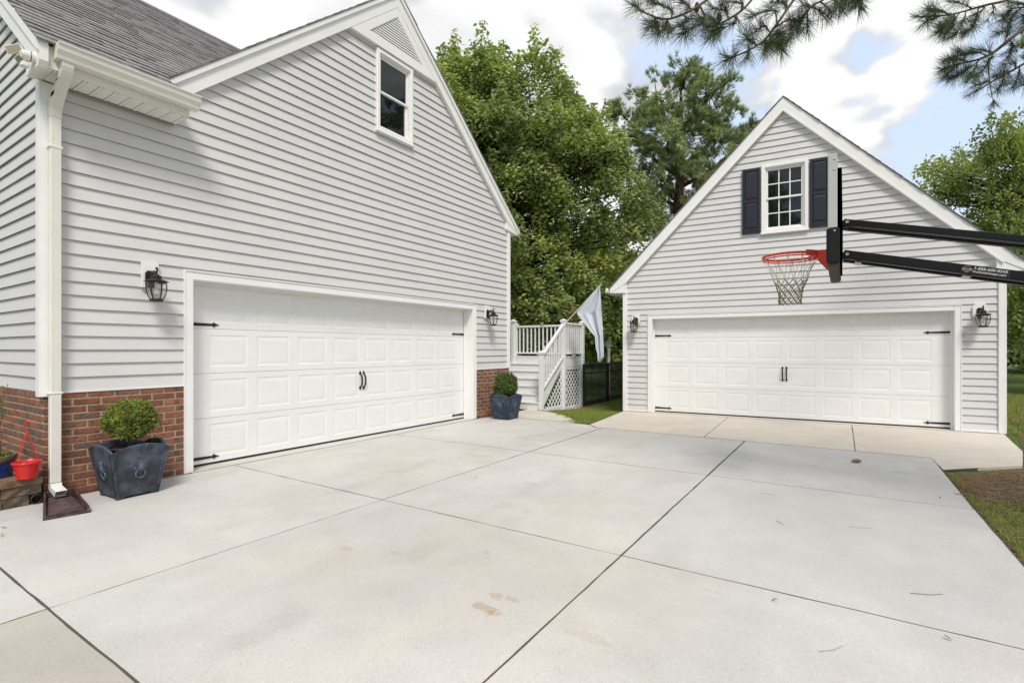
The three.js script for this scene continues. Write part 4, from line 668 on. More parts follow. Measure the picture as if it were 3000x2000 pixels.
// ---------- basketball hoop ----------
{
  const t = thing('basketball_hoop', 'black adjustable basketball hoop with red rim reaching over the driveway', 'basketball hoop', [1.92, 0, -5.46]); const X = (x) => x - 1.92;
  const bd = part('backboard', new MB().box(X(-.112), X(-.047), 2.05, 2.91, -.69, .69, .006), M.panelGrey, t);
  part('back_frame', frameBoxes(new MB(), -.66, .66, 2.10, 2.80, .05, X(-.047) - 0, X(-.047) + .03, .003).out().applyMatrix4(new THREE.Matrix4().set(0, 0, 1, 0, 0, 1, 0, 0, 1, 0, 0, 0, 0, 0, 0, 1)), M.gloss, bd);
  part('rim_mount', new MB().box(X(-.046), X(-.012), 2.14, 2.5, -.11, .11, .006), M.gloss, bd);
  for (const y of [2.865, 2.78]) part('bolt', new MB().geo(new THREE.SphereGeometry(.009, 10, 6), new THREE.Matrix4().compose(V(X(-.066), y, .691), quat(0, 0, 0), V(1, 1, .5))), M.galv, bd);
  const pad = part('edge_padding', new MB().box(X(-.122), X(-.03), 2.033, 2.33, .60, .705, .02).box(X(-.122), X(-.03), 2.033, 2.33, -.705, -.60, .02), M.pad, t);
  part('worn_underside', new MB().box(X(-.118), X(-.034), 2.030, 2.12, -.6, .6, .012), M.padWorn, pad);
  part('bolt', new MB().geo(new THREE.SphereGeometry(.008, 10, 6), new THREE.Matrix4().compose(V(X(-.066), 2.295, .706), quat(0, 0, 0), V(1, 1, .5))), M.galv, pad);
  // rim and bracket
  const RX = X(-.43), RY = 2.232, RR = .232;
  const rim = part('rim', new MB().geo(new THREE.TorusGeometry(RR, .0115, 10, 56), new THREE.Matrix4().compose(V(RX, RY, 0), quat(Math.PI / 2, 0, 0), V(1, 1, 1))).geo(new THREE.TorusGeometry(RR, .006, 8, 56), new THREE.Matrix4().compose(V(RX, RY - .024, 0), quat(Math.PI / 2, 0, 0), V(1, 1, 1))), M.redRim, t);
  const br = new MB(); { const arc = []; for (let k = 0; k <= 10; k++) { const a = -.95 + 1.9 * k / 10; arc.push(V(RX + Math.cos(a) * (RR + .006), RY, Math.sin(a) * (RR + .006))); } for (let k = 0; k < 10; k++) { const a = arc[k], b = arc[k + 1], o = .008; br.hexa([V(a.x, RY - .03, a.z), V(a.x + o, RY - .03, a.z), V(b.x + o, RY - .03, b.z), V(b.x, RY - .03, b.z)], [V(a.x, RY + .022, a.z), V(a.x + o, RY + .022, a.z), V(b.x + o, RY + .022, b.z), V(b.x, RY + .022, b.z)]); } }
  br.box(X(-.20), X(-.113), RY - .02, RY + .025, -.075, .075, .006);
  for (const s of [-1, 1]) br.prism([[X(-.20), RY + .02], [X(-.113), RY + .02], [X(-.113), RY - .15], [X(-.135), RY - .14], [X(-.22), RY - .03]], .008, (x, y, z) => V(x, y, z + s * .076));
  br.box(X(-.121), X(-.112), RY - .16, RY + .03, -.09, .09, .003); part('bracket', br, M.redRim, rim);
  const hk = new MB(); for (let k = 0; k < 12; k++) { const a = k / 12 * Math.PI * 2; hk.tube([V(RX + Math.cos(a) * RR, RY - .01, Math.sin(a) * RR), V(RX + Math.cos(a) * (RR - .008), RY - .03, Math.sin(a) * (RR - .008))], .0035, 5); } part('net_hook', hk, M.redRim, rim);
  // net: twelve long loops, then knotted diamonds
  const node = (lvl, i) => { const yy = [0, -.20, -.245, -.285, -.325, -.365, -.40, -.425][lvl], rr = [RR, .142, .122, .108, .100, .096, .094, .097][lvl], a = (i + (lvl % 2) * .5) / 12 * Math.PI * 2, j = Math.sin(i * 12.9 + lvl * 4.1) * .006; return V(RX + Math.cos(a) * (rr + j), RY - .025 + yy + j, Math.sin(a) * (rr + j)); };
  const upN = new MB(), loN = new MB();
  for (let i = 0; i < 12; i++) for (const s of [0, 1]) { for (let l = 0; l < 7; l++) { const a = node(l, i), b = node(l + 1, l % 2 ? i + s : i - s), mid = lerp(a, b, .5); if (l === 0) { const cx = V(RX, mid.y, 0); mid.lerp(cx, .06); } (l === 0 ? upN : loN).tube([a, mid, b], l === 0 ? .0026 : .0042, 5); } }
  const net = part('net', loN, M.netKhaki, t); part('upper_cord', upN, M.netPale, net);
  // arms: two pairs of parallel bars
  const pins = [];
  for (const [y, h, len, nm] of [[2.472, .052, 1.95, 'upper_arm'], [2.19, .07, 1.95, 'lower_arm']]) for (const z of [.10, -.09]) {
    const arm = part(nm, new MB().box(-.03, len, -h / 2, h / 2, -.024, .024, .005).box(-.03, len, -h / 2 - .006, -h / 2 + .002, -.027, -.014).box(-.03, len, -h / 2 - .006, -h / 2 + .002, .014, .027), M.gloss, t, [X(.02), y, z], [0, 0, -Math.atan(.25)]);
    part('pivot_bolt', new MB().geo(new THREE.CylinderGeometry(.013, .013, .012, 12).rotateX(Math.PI / 2)), M.galv, arm, [0, 0, .03]);
    if (nm === 'lower_arm' && z > 0) {
      const cv = document.createElement('canvas'); cv.width = 1024; cv.height = 224; const c = cv.getContext('2d');
      c.fillStyle = '#0c0c0c'; c.fillRect(0, 0, 1024, 224); c.fillStyle = '#dcdcdc'; c.strokeStyle = '#d0d0d0'; c.lineWidth = 5;
      c.beginPath(); c.ellipse(120, 108, 78, 86, 0, 0, 6.3); c.stroke(); c.beginPath(); c.moveTo(60, 40); c.quadraticCurveTo(120, 100, 95, 200); c.moveTo(185, 45); c.quadraticCurveTo(125, 110, 150, 200); c.moveTo(75, 175); c.quadraticCurveTo(120, 140, 170, 178); c.stroke();
      c.fillStyle = '#0c0c0c'; c.fillRect(0, 78, 240, 66); c.fillStyle = '#dcdcdc'; c.font = 'bold 50px sans-serif'; c.fillText('PRO DUNK', 4, 128, 234); c.lineWidth = 6; c.beginPath(); c.moveTo(2, 142); c.lineTo(70, 148); c.moveTo(170, 148); c.lineTo(238, 142); c.stroke();
      c.font = 'bold 104px sans-serif'; c.fillText('1-888-600-8545', 256, 100, 740); c.font = 'bold 84px sans-serif'; c.fillText('ProDunkHoops.com', 256, 190, 720); c.lineWidth = 3; c.strokeStyle = '#777'; c.beginPath(); c.moveTo(1016, 6); c.lineTo(1016, 218); c.stroke();
      const tx = new THREE.CanvasTexture(cv); tx.colorSpace = THREE.SRGBColorSpace;
      part('printed_label', new THREE.PlaneGeometry(.285, .0625), std({ map: tx, roughness: .35 }), arm, [.925, .0, .0265]);
    }
  }
  for (const [x, y] of [[.10, 2.118], [.82, 1.943]]) part('spacer', new MB().geo(new THREE.BoxGeometry(.05, .012, .16), new THREE.Matrix4().compose(V(X(x), y, .005), quat(0, 0, -.245), V(1, 1, 1))), M.galv, t);
  for (const y of [2.472, 2.19]) part('pivot_bracket', new MB().box(X(-.045), X(.03), y - .035, y + .03, .045, .07, .004).box(X(-.045), X(.03), y - .035, y + .03, -.06, -.035, .004), M.gloss, t);
  part('pole', new MB().box(-.075, .075, 0, 2.1, -.075, .075, .01).box(-.2, .2, -.04, .02, -.2, .2, .01), M.gloss, t);
}

// ---------- deck with stairs ----------
{
  const t = thing('deck_stairs', 'white deck landing with stairs, balusters and lattice between the buildings', 'deck', [-5.65, 0, -9.83]), m = M.deckWhite, dk = 1.17;
  const post = (x, z, y0, y1) => { const o = part('post', new MB().box(x - .048, x + .048, y0, y1, z - .048, z + .048, .006), m, t); const c = new MB(), q = (h, y) => [V(x - h, y, z + h), V(x + h, y, z + h), V(x + h, y, z - h), V(x - h, y, z - h)]; c.hexa(q(.06, y1 - .035), q(.066, y1)); c.hexa(q(.07, y1), q(.07, y1 + .018)); c.hexa(q(.066, y1 + .018), q(.012, y1 + .055)); part('post_cap', c, m, o); };
  post(0, 0, 0, 1.265); post(0, -1.07, -.16, 2.03); post(0, -2.10, -.2, 2.03); post(-1.44, -1.07, .85, 2.06); post(-2.03, -2.10, .85, 2.03);
  const bal = (x, z, y0, y1) => part('baluster', new MB().box(x - .017, x + .017, y0, y1, z - .017, z + .017, .003), m, t);
  const rail = (name, x0, z0, x1, z1, y0, y1) => part(name, new MB().box(Math.min(x0, x1), Math.max(x0, x1), y0, y1, Math.min(z0, z1), Math.max(z0, z1), .01), m, t);
  // landing rails: side, then far side
  rail('top_rail', -.035, -1.118, .035, -2.052, 1.945, 2.0); rail('bottom_rail', -.03, -1.118, .03, -2.052, 1.225, 1.27); for (let k = 0; k < 8; k++) bal(0, -1.20 - k * .113, 1.271, 1.944);
  rail('top_rail', -1.982, -2.135, -.048, -2.065, 1.945, 2.0); rail('bottom_rail', -1.982, -2.13, -.048, -2.07, 1.225, 1.27); for (let k = 0; k < 15; k++) bal(-.16 - k * .124, -2.10, 1.271, 1.944);
  part('rail_block', new MB().box(-.03, .03, dk, 1.224, -1.66, -1.57), m, t);
  // stair rail
  const slope = (name, y0, y1, h, w) => part(name, new MB().hexa([V(-w, y0, -.05), V(w, y0, -.05), V(w, y1, -1.02), V(-w, y1, -1.02)], [V(-w, y0 + h, -.05), V(w, y0 + h, -.05), V(w, y1 + h, -1.02), V(-w, y1 + h, -1.02)]), m, t);
  slope('stair_rail', 1.19, 1.90, .06, .036); slope('stair_rail', .44, 1.15, .05, .03);
  for (let k = 0; k < 8; k++) { const z = -.13 - k * .117, f = (-z - .05) / .97; bal(0, z, .49 + .71 * f, 1.19 + .71 * f); }
  // steps
  for (let k = 1; k <= 7; k++) {
    const y = .167 * k, z = .085 - .185 * (k - 1), x1 = k === 1 ? -.05 : -.055;
    part('riser', new MB().box(-1.5, x1 - .01, y - .167, y - .03, z - .035, z - .022), m, t);
    if (k < 7) part('tread', new MB().box(-1.5, x1, y - .03, y, z - .24, z, .008), M.deckBoard, t);
  }
  for (let k = 0; k < 8; k++) part('deck_board', new MB().box(-2.08, .02, dk - .03, dk, -1.17 - k * .125, -1.05 - k * .125, .005), M.deckBoard, t);
  part('rim_joist', new MB().box(-.02, .012, .93, dk - .031, -2.14, -1.12).box(-2.08, -.021, .93, dk - .031, -2.15, -2.12), m, t);
  const str = [[.05, .02], [.05, .17], [-1.02, 1.14], [-1.02, .93], [-.12, .04]]; part('stringer', new MB().prism(str, .03, (z, y, x) => V(x - .05, y, z)), m, t);
  // lattice panels in frames
  const clip = (poly, c, d, w) => { let out = poly; for (const [s, lim] of [[1, c + w / 2], [-1, -(c - w / 2)]]) { const res = []; for (let i = 0; i < out.length; i++) { const a = out[i], b = out[(i + 1) % out.length], fa = s * (a[0] * d[0] + a[1] * d[1]) - lim, fb = s * (b[0] * d[0] + b[1] * d[1]) - lim; if (fa <= 0) res.push(a); if ((fa < 0 && fb > 0) || (fa > 0 && fb < 0)) { const k = fa / (fa - fb); res.push([mix(a[0], b[0], k), mix(a[1], b[1], k)]); } } out = res; if (out.length < 3) return null; } return out; };
  const lattice = (poly, frame) => {
    const f = part('lattice_panel', frame, m, t); const q = Math.SQRT1_2;
    for (const [d, x] of [[[q, q], -.012], [[q, -q], -.022]]) for (let c = -3; c < 3; c += .108) { const p = clip(poly, c, d, .029); if (p) part('lattice_strip', new MB().prism(p, .007, (z, y, xx) => V(x + xx, y, z)), m, f); }
  };
  const rect = (z0, z1, y0, y1, w) => new MB().box(-.03, .008, y0, y1, z0, z0 + w, .003).box(-.03, .008, y0, y1, z1 - w, z1, .003).box(-.03, .007, y1 - w, y1, z0 + w, z1 - w, .003).box(-.03, .007, y0, y0 + w + .03, z0 + w, z1 - w, .003);
  lattice([[-2.0, -.05], [-1.16, -.05], [-1.16, .87], [-2.0, .87]], rect(-2.052, -1.118, -.15, .928, .075));
  lattice([[-.99, -.02], [-.17, .02], [-.99, .80]], new MB().box(-.03, .008, -.1, .86, -1.022, -.965, .003).box(-.03, .007, -.1, .015, -.965, -.05, .003));
}
// ---------- flag on a short pole ----------
{
  const t = thing('flag', 'pale blue plain flag hanging from a white pole on the deck post', 'flag', [-5.61, 1.95, -10.86]);
  const W = (x, y, z = 0) => V(x + 5.61, y - 1.95, z);
  part('pole', new MB().tube([W(-5.60, 1.955), W(-4.66, 2.845)], .011, 8), M.trim, t); part('bracket', new MB().tube([W(-5.605, 1.92), W(-5.56, 2.0)], .022, 8).box(-.012, .01, -.06, .05, -.02, .02), M.trim, t);
  const left = [[-4.70, 2.80], [-5.0, 2.51], [-5.286, 2.215], [-5.11, 2.0], [-4.94, 1.80], [-4.81, 1.65], [-4.80, 1.5], [-4.785, 1.35], [-4.75, 1.27], [-4.75, 1.15], [-4.72, 1.06]], right = [[-4.70, 2.80], [-4.645, 1.9], [-4.615, 1.3], [-4.62, 1.16], [-4.70, 1.06]];
  const NR = 44, NC = 20, pos = [], idx = [];
  const xAt = (P, y) => { for (let i = 0; i + 1 < P.length; i++) if (y <= P[i][1] && y >= P[i + 1][1]) return mix(P[i][0], P[i + 1][0], (P[i][1] - y) / (P[i][1] - P[i + 1][1] + 1e-9)); return P.at(-1)[0]; };
  for (let j = 0; j <= NR; j++) { const yy = mix(2.80, 1.06, j / NR), a = [xAt(left, yy), yy], b = [xAt(right, yy), yy]; for (let i = 0; i <= NC; i++) { const u = i / NC, hold = j / NR < .36 ? u : Math.min(1, u + .5); const z = hold * (.05 * Math.sin(u * 7.5 + j * .04) + .03 * Math.sin(u * 15 + 1 + j * .07) + (u > .72 ? -.05 * (u - .72) / .28 : 0)); const p = W(mix(a[0], b[0], u), mix(a[1], b[1], u), z); pos.push(p.x, p.y, p.z); } }
  for (let j = 0; j < NR; j++) for (let i = 0; i < NC; i++) { const a = j * (NC + 1) + i, b = a + 1, c = a + NC + 1, d = c + 1; idx.push(a, c, b, b, c, d); }
  const g = new THREE.BufferGeometry(); g.setAttribute('position', new THREE.Float32BufferAttribute(pos, 3)); g.setIndex(idx); g.computeVertexNormals(); part('flag_cloth', new MB().geo(g), M.cloth, t);
}
// ---------- black picket fence, lamp post ----------
{
  const t = thing('picket_fence', 'black metal picket fence running back behind the white deck', 'fence', [-5.55, -.16, -11.84]);
  for (const z of [0, -1.53, -3.35, -5.17]) { const o = part('post', new MB().box(-.032, .032, -.05, 1.12, z - .032, z + .032, .004), M.fenceBlack, t); part('post_cap', new MB().box(-.037, .037, 1.12, 1.135, z - .037, z + .037, .004), M.fenceBlack, o); }
  for (const y of [.13, .88, 1.07]) part('rail', new MB().box(-.015, .015, y, y + .034, -5.17, 0), M.fenceBlack, t);
  const pk = new MB().hexa([V(-.009, .04, .009), V(.009, .04, .009), V(.009, .04, -.009), V(-.009, .04, -.009)], [V(-.009, 1.13, .009), V(.009, 1.13, .009), V(.009, 1.13, -.009), V(-.009, 1.13, -.009)]).hexa([V(-.009, 1.13, .009), V(.009, 1.13, .009), V(.009, 1.13, -.009), V(-.009, 1.13, -.009)], [V(-.001, 1.18, .001), V(.001, 1.18, .001), V(.001, 1.18, -.001), V(-.001, 1.18, -.001)]).out();
  for (let z = -.07; z > -5.1; z -= .075) if (![0, -1.53, -3.35, -5.17].some((q) => Math.abs(q - z) < .04)) part('picket', pk, M.fenceBlack, t, [0, 0, z]);
  const l = thing('lamp_post', 'slim white post with grey pointed lantern top behind the black fence', 'lamp post', [-6.02, -.2, -14.6]);
  part('post', new MB().lathe([[.055, 0], [.055, .75], [.048, .8], [.045, 1.5], [.06, 1.52], [.06, 1.54], [.05, 1.56], [.05, 1.6], [.085, 1.62], [.085, 1.65]], 8), M.trim, l);
  part('lantern_box', new MB().lathe([[.07, 1.65], [.075, 1.74], [.09, 1.75], [.09, 1.76]], 6), M.trim, l); part('cap', new MB().lathe([[.1, 1.76], [.05, 1.83], [.018, 1.87], [.012, 1.9], [.001, 1.95]], 6), M.panelGrey, l);
}

// ---------- trees ----------
const spot = (u, v, d) => { const th = Math.atan(975 / 1490), s = Math.sin(th), c = Math.cos(th); return V((-s + c * (u - 1500) / 1490) * d, 1.36 + (1022 - v) / 1490 * d, (-c - s * (u - 1500) / 1490) * d); };
const rv = (r) => V(r() * 2 - 1, r() * 2 - 1, r() * 2 - 1).normalize();
function broadleaf(name, o) {
  const t = thing(name, o.label, o.category || 'tree', o.pos, 0, o.group), r = rng(o.seed), [cx, cy, cz] = o.c, [rx, ry, rz] = o.r, wood = new MB(), list = [], lobes = [];
  for (const [b, R] of o.blobs || []) { const n = Math.max(2, Math.round(o.fill * (R / o.lr) * (R / o.lr))); for (let i = 0; i < n; i++) lobes.push([b.clone().sub(V(...o.pos)).addScaledVector(rv(r), R * Math.pow(r(), .45) * .9), o.lr * (.55 + r() * .65)]); }
  for (let i = 0; i < (o.blobs ? 0 : o.lobes); i++) { const d = rv(r), k = Math.pow(r(), .38) * .92; if (o.dome) { d.y = Math.min(.8, Math.sign(d.y) * Math.pow(Math.abs(d.y), .55)); d.x = Math.sign(d.x) * Math.pow(Math.abs(d.x), .8); } lobes.push([V(cx + d.x * rx * k, cy + d.y * ry * k, cz + d.z * rz * k), o.lr * (.62 + r() * .7)]); }
  const trunkTop = V(cx * .6, cy + ry * .35, cz * .6), tp = [V(0, -.1, 0), V(cx * .1 + .05, o.fork * .5, cz * .1), V(cx * .3, o.fork, cz * .3), lerp(V(cx * .3, o.fork, cz * .3), trunkTop, .5), trunkTop];
  part('trunk', wood.tube(tp, [o.tr * 1.25, o.tr, o.tr * .85, o.tr * .5, o.tr * .2], 10), M.bark, t);
  const limbs = new MB();
  for (const [p, R] of lobes) {
    const f = Math.min(1, Math.max(0, (p.y - o.fork) / (trunkTop.y - o.fork + .01) - .25)), s = lerp(tp[2], trunkTop, Math.max(0, Math.min(.95, f))), m = lerp(s, p, .5).add(V((r() - .5) * .6, .25 + r() * .3, (r() - .5) * .6)), q = o.tr * (.16 + .2 * r());
    limbs.tube([s, m, p, p.clone().addScaledVector(rv(r), R * .6)], [q, q * .6, q * .28, .008], 5);
    const n = Math.round(o.per * (R / o.lr) * (R / o.lr));
    const tone = .72 + r() * .5, hueOfLobe = r();
    for (let i = 0; i < n; i++) {
      const d = rv(r), k = R * (.42 + .58 * Math.pow(r(), .6)); if (d.y < -.35 && r() < .6) d.y *= -1;
      const pt = V(p.x + d.x * k, p.y + d.y * k * .72 - .12 * (d.x * d.x + d.z * d.z) * k, p.z + d.z * k), g = tone * (.75 + r() * .5), hue = hueOfLobe * .5 + r() * .5;
      list.push([pt, quat((r() - .5) * 1.1, r() * 6.3, (r() - .5) * 1.1), (o.leaf || 1) * (.75 + r() * .55), lin(mix(o.col[0][0], o.col[1][0], hue) * g, mix(o.col[0][1], o.col[1][1], hue) * g, mix(o.col[0][2], o.col[1][2], hue) * g)]);
    }
    // leading shoots break the outline
    if (r() < (o.shoots ?? .5)) { const up = V((r() - .5) * .5, 1, (r() - .5) * .5).normalize(), h = R * (.9 + r() * .6); limbs.tube([p, p.clone().addScaledVector(up, h + R * .25)], [.015, .004], 4); for (let i = 0; i < 14; i++) { const k = R * .55 + (h + R * .3 - R * .55) * (i / 13); list.push([p.clone().addScaledVector(up, k).add(rv(r).multiplyScalar(.14 * (1.3 - i / 14))), quat((r() - .5) * 1.4, r() * 6.3, (r() - .5) * 1.4), (o.leaf || 1) * (.7 + r() * .4), lin(mix(o.col[0][0], o.col[1][0], hueOfLobe) * tone, mix(o.col[0][1], o.col[1][1], hueOfLobe) * tone, mix(o.col[0][2], o.col[1][2], hueOfLobe) * tone)]); } }
  }
  part('limbs', limbs, M.bark, t); instances('crown', o.sprig, M.leaf, list, t); return t;
}
const sprigA = leafSprig(8, .125, .19, 401, .62), sprigB = leafSprig(7, .15, .24, 402, .6);
const GREEN = [[.23, .325, .065], [.45, .50, .10]];
broadleaf('maple_tree', { label: 'tall spreading green maple rising behind the house gable and deck', pos: [-9.8, -.15, -13.6], c: [.1, 6.0, .1], r: [4.7, 4.3, 3.4], fork: 2.2, tr: .24, lr: .62, per: 37, fill: 2.4, seed: 501,
  blobs: [[1265, 430, 1.9, 14.6], [1345, 280, 1.0, 15.2], [1420, 270, 1.1, 15.5], [1500, 265, 1.3, 14.6], [1600, 330, 1.3, 15.4], [1340, 480, 2.1, 15.6], [1530, 470, 1.9, 14.3], [1660, 470, 1.3, 15.2], [1690, 400, 1.0, 15.2], [1735, 480, 1.0, 14.6], [1820, 540, .8, 15], [1760, 560, 1.35, 14.8], [1450, 680, 2.2, 15], [1620, 670, 1.9, 15.6], [1760, 740, 1.2, 15.6], [1520, 860, 1.7, 15.6], [1680, 890, 1.4, 15], [1850, 640, .8, 15.4], [1230, 600, 2, 14.5]].map(([u, v, R, d]) => [spot(u, v, d), R]), col: GREEN, sprig: sprigA, shoots: .8 });
broadleaf('maple_tree', { label: 'bright green maple beyond the right slope of the detached garage', pos: [8.2, -.3, -32.5], c: [0, 5.6, 0], r: [5.9, 5.2, 4.6], fork: 2, tr: .28, lr: .85, per: 40, fill: 3.3, seed: 502,
  blobs: [[2760, 580, 1.5, 23], [2850, 500, 1.5, 23.5], [2950, 455, 1.6, 23], [3060, 410, 1.8, 24], [2900, 640, 2.3, 23.5], [3050, 620, 2.6, 24], [2980, 810, 2.4, 23], [3120, 810, 2.6, 24], [2980, 960, 1.7, 23], [3120, 960, 2.0, 23.5], [3220, 620, 3, 25], [2820, 820, 1.8, 24]].map(([u, v, R, d]) => [spot(u, v, d), R]), col: GREEN, sprig: sprigB, shoots: .45 });
broadleaf('maple_tree', { label: 'dark leafy tree behind the fence, left of the lamp post', pos: [-10.2, -.3, -20.5], c: [0, 3.6, 0], r: [3.6, 3.4, 3], fork: 1.4, tr: .2, lobes: 46, lr: 1.2, per: 130, seed: 503, col: GREEN, sprig: sprigB, shoots: .2 });
broadleaf('maple_tree', { label: 'dark leafy tree standing just beyond the white lamp post', pos: [-7.0, -.3, -19.2], c: [0, 3.0, 0], r: [2.6, 2.7, 2.4], fork: 1.2, tr: .15, lobes: 34, lr: 1.0, per: 130, seed: 504, col: GREEN, sprig: sprigB, shoots: .2 });
broadleaf('maple_tree', { label: 'shaded tree at the right picture edge beside the garage corner', pos: [7.6, -.3, -23.2], c: [0, 2.5, 0], r: [3.4, 2.5, 2.6], fork: .9, tr: .2, lobes: 52, lr: 1.1, per: 130, seed: 505, col: GREEN, sprig: sprigB, shoots: .2 });
broadleaf('maple_tree', { label: 'broad tree behind the viewer that the garage window mirrors', pos: [-3.6, -.05, 18], c: [0, 9.0, 0], r: [5.2, 5.2, 3.4], fork: 3.4, tr: .3, lobes: 60, lr: 1.4, per: 120, seed: 506, col: GREEN, sprig: sprigB, shoots: .2 });
// far woods: one mass of foliage that closes the horizon
{
  const r = rng(61), list = []; for (let i = 0; i < 5200; i++) { const a = Math.PI * (1.02 + .96 * i / 5200), d = 46 + r() * 14, h = Math.pow(r(), .8) * (5.5 + 3.5 * fbm(a * 9, 3, 99, 3, 7)), g = .6 + r() * .6; list.push([V(Math.cos(a) * d, h - .2, Math.sin(a) * d), quat(r() * 2, r() * 6, r() * 2), 4.6 + r() * 3, lin(.10 * g, .15 * g, .035 * g)]); }
  const o = instances('far_woods', sprigB, M.leafThick, list, scene); o.userData.label = 'distant belt of dark green woods closing the horizon'; o.userData.category = 'woods';
}
broadleaf('yellow_shrub', { label: 'small yellow green shrub showing above the deck railing', category: 'shrub', pos: [-6.1, -.15, -12.4], c: [0, 2.2, 0], r: [.26, .42, .3], fork: .8, tr: .025, lobes: 10, lr: .2, per: 26, seed: 507, col: [[.22, .24, .02], [.4, .36, .03]], sprig: leafSprig(4, .1, .08, 405, .5), shoots: .3 });

// needle tufts
function tuft(n, len, w, seed, lean) { const r = rng(seed), mb = new MB(); for (let i = 0; i < n; i++) { const a = r() * 6.3, b = lean * (.35 + .75 * r()), l = len * (.75 + .35 * r()), d = V(Math.sin(b) * Math.cos(a), Math.cos(b), Math.sin(b) * Math.sin(a)), s = V(-Math.sin(a), 0, Math.cos(a)).multiplyScalar(w), o = V((r() - .5) * .01, -r() * len * .22, (r() - .5) * .01), m = o.clone().addScaledVector(d, l * .55), e = o.clone().addScaledVector(d, l).add(V(0, -.06 * l, 0)); mb.tri(o.clone().sub(s), o.clone().add(s), m.clone().add(s)); mb.tri(o.clone().sub(s), m.clone().add(s), m.clone().sub(s)); mb.tri(m.clone().sub(s), m.clone().add(s), e); } return mb.out(); }
const aim = (d) => new THREE.Quaternion().setFromUnitVectors(V(0, 1, 0), d.clone().normalize());
{
  // tall pine beyond the garage
  const t = thing('pine_tree', 'tall pine with upswept needle tufts behind the detached garage roof', 'pine tree', [-5.45, -.2, -20.4]), r = rng(71), limbs = new MB(), list = [], geo = tuft(34, .21, .0042, 72, 1.15);
  part('trunk', new MB().tube([V(0, -.1, 0), V(.05, 4, .05), V(-.05, 7, 0), V(.1, 9.6, .05), V(.05, 12.0, 0)], [.3, .25, .2, .12, .04], 12), M.pineBark, t);
  // clumps of tufts on upswept limbs
  const blobs = [[2010, 215, .85, 20], [1925, 285, 1.15, 20.6], [2080, 275, 1.2, 19.6], [1965, 390, 1.7, 19.4], [2095, 395, 1.5, 20.4], [2195, 400, .75, 20], [1860, 400, 1.0, 19.8], [1815, 330, .55, 20], [1950, 540, 1.7, 20.2], [2075, 520, 1.5, 19.5], [1880, 640, 1.2, 20], [1990, 690, 1.3, 20.6], [2235, 470, .6, 20.4], [1830, 500, .9, 20.6]];
  for (const [u, v, R, d] of blobs) {
    const c0 = spot(u, v, d).sub(V(-5.45, -.2, -20.4)), root = V(.03, Math.max(3.6, c0.y - .5 - .55 * Math.hypot(c0.x, c0.z)), 0); limbs.tube([root, lerp(root, c0, .5).add(V(0, -.2, 0)), c0], [.09, .06, .03], 7);
    const n = Math.round(15 * R * R) + 3;
    for (let i = 0; i < n; i++) {
      const o = rv(r), k = R * Math.pow(r(), .4) * .95, e = c0.clone().add(V(o.x * k, o.y * k * .8, o.z * k)), out = e.clone().sub(c0).multiplyScalar(.8).add(V(0, .5, 0)).normalize(), tone = .7 + r() * .6; limbs.tube([lerp(c0, e, .15), lerp(c0, e, .6).add(V(0, -.06, 0)), e], [.022, .014, .006], 4);
      for (let q = 0; q < 20; q++) { const gn = tone * (.7 + r() * .6), p = e.clone().add(rv(r).multiplyScalar(.32 * Math.pow(r(), .6))); list.push([p, aim(out.clone().add(rv(r).multiplyScalar(.7))), .75 + r() * .5, lin(.27 * gn, .34 * gn, .125 * gn)]); }
    }
  }
  part('limbs', limbs, M.pineBark, t); instances('needles', geo, M.needle, list, t);
  const far = t.clone(); far.name = numbered('pine_tree'); far.position.set(9.6, -.3, -21.5); far.rotation.y = 2.2; far.scale.setScalar(1.25); far.userData = { label: 'tall pine past the right picture edge that the house window mirrors', category: 'pine tree' }; scene.add(far);
}
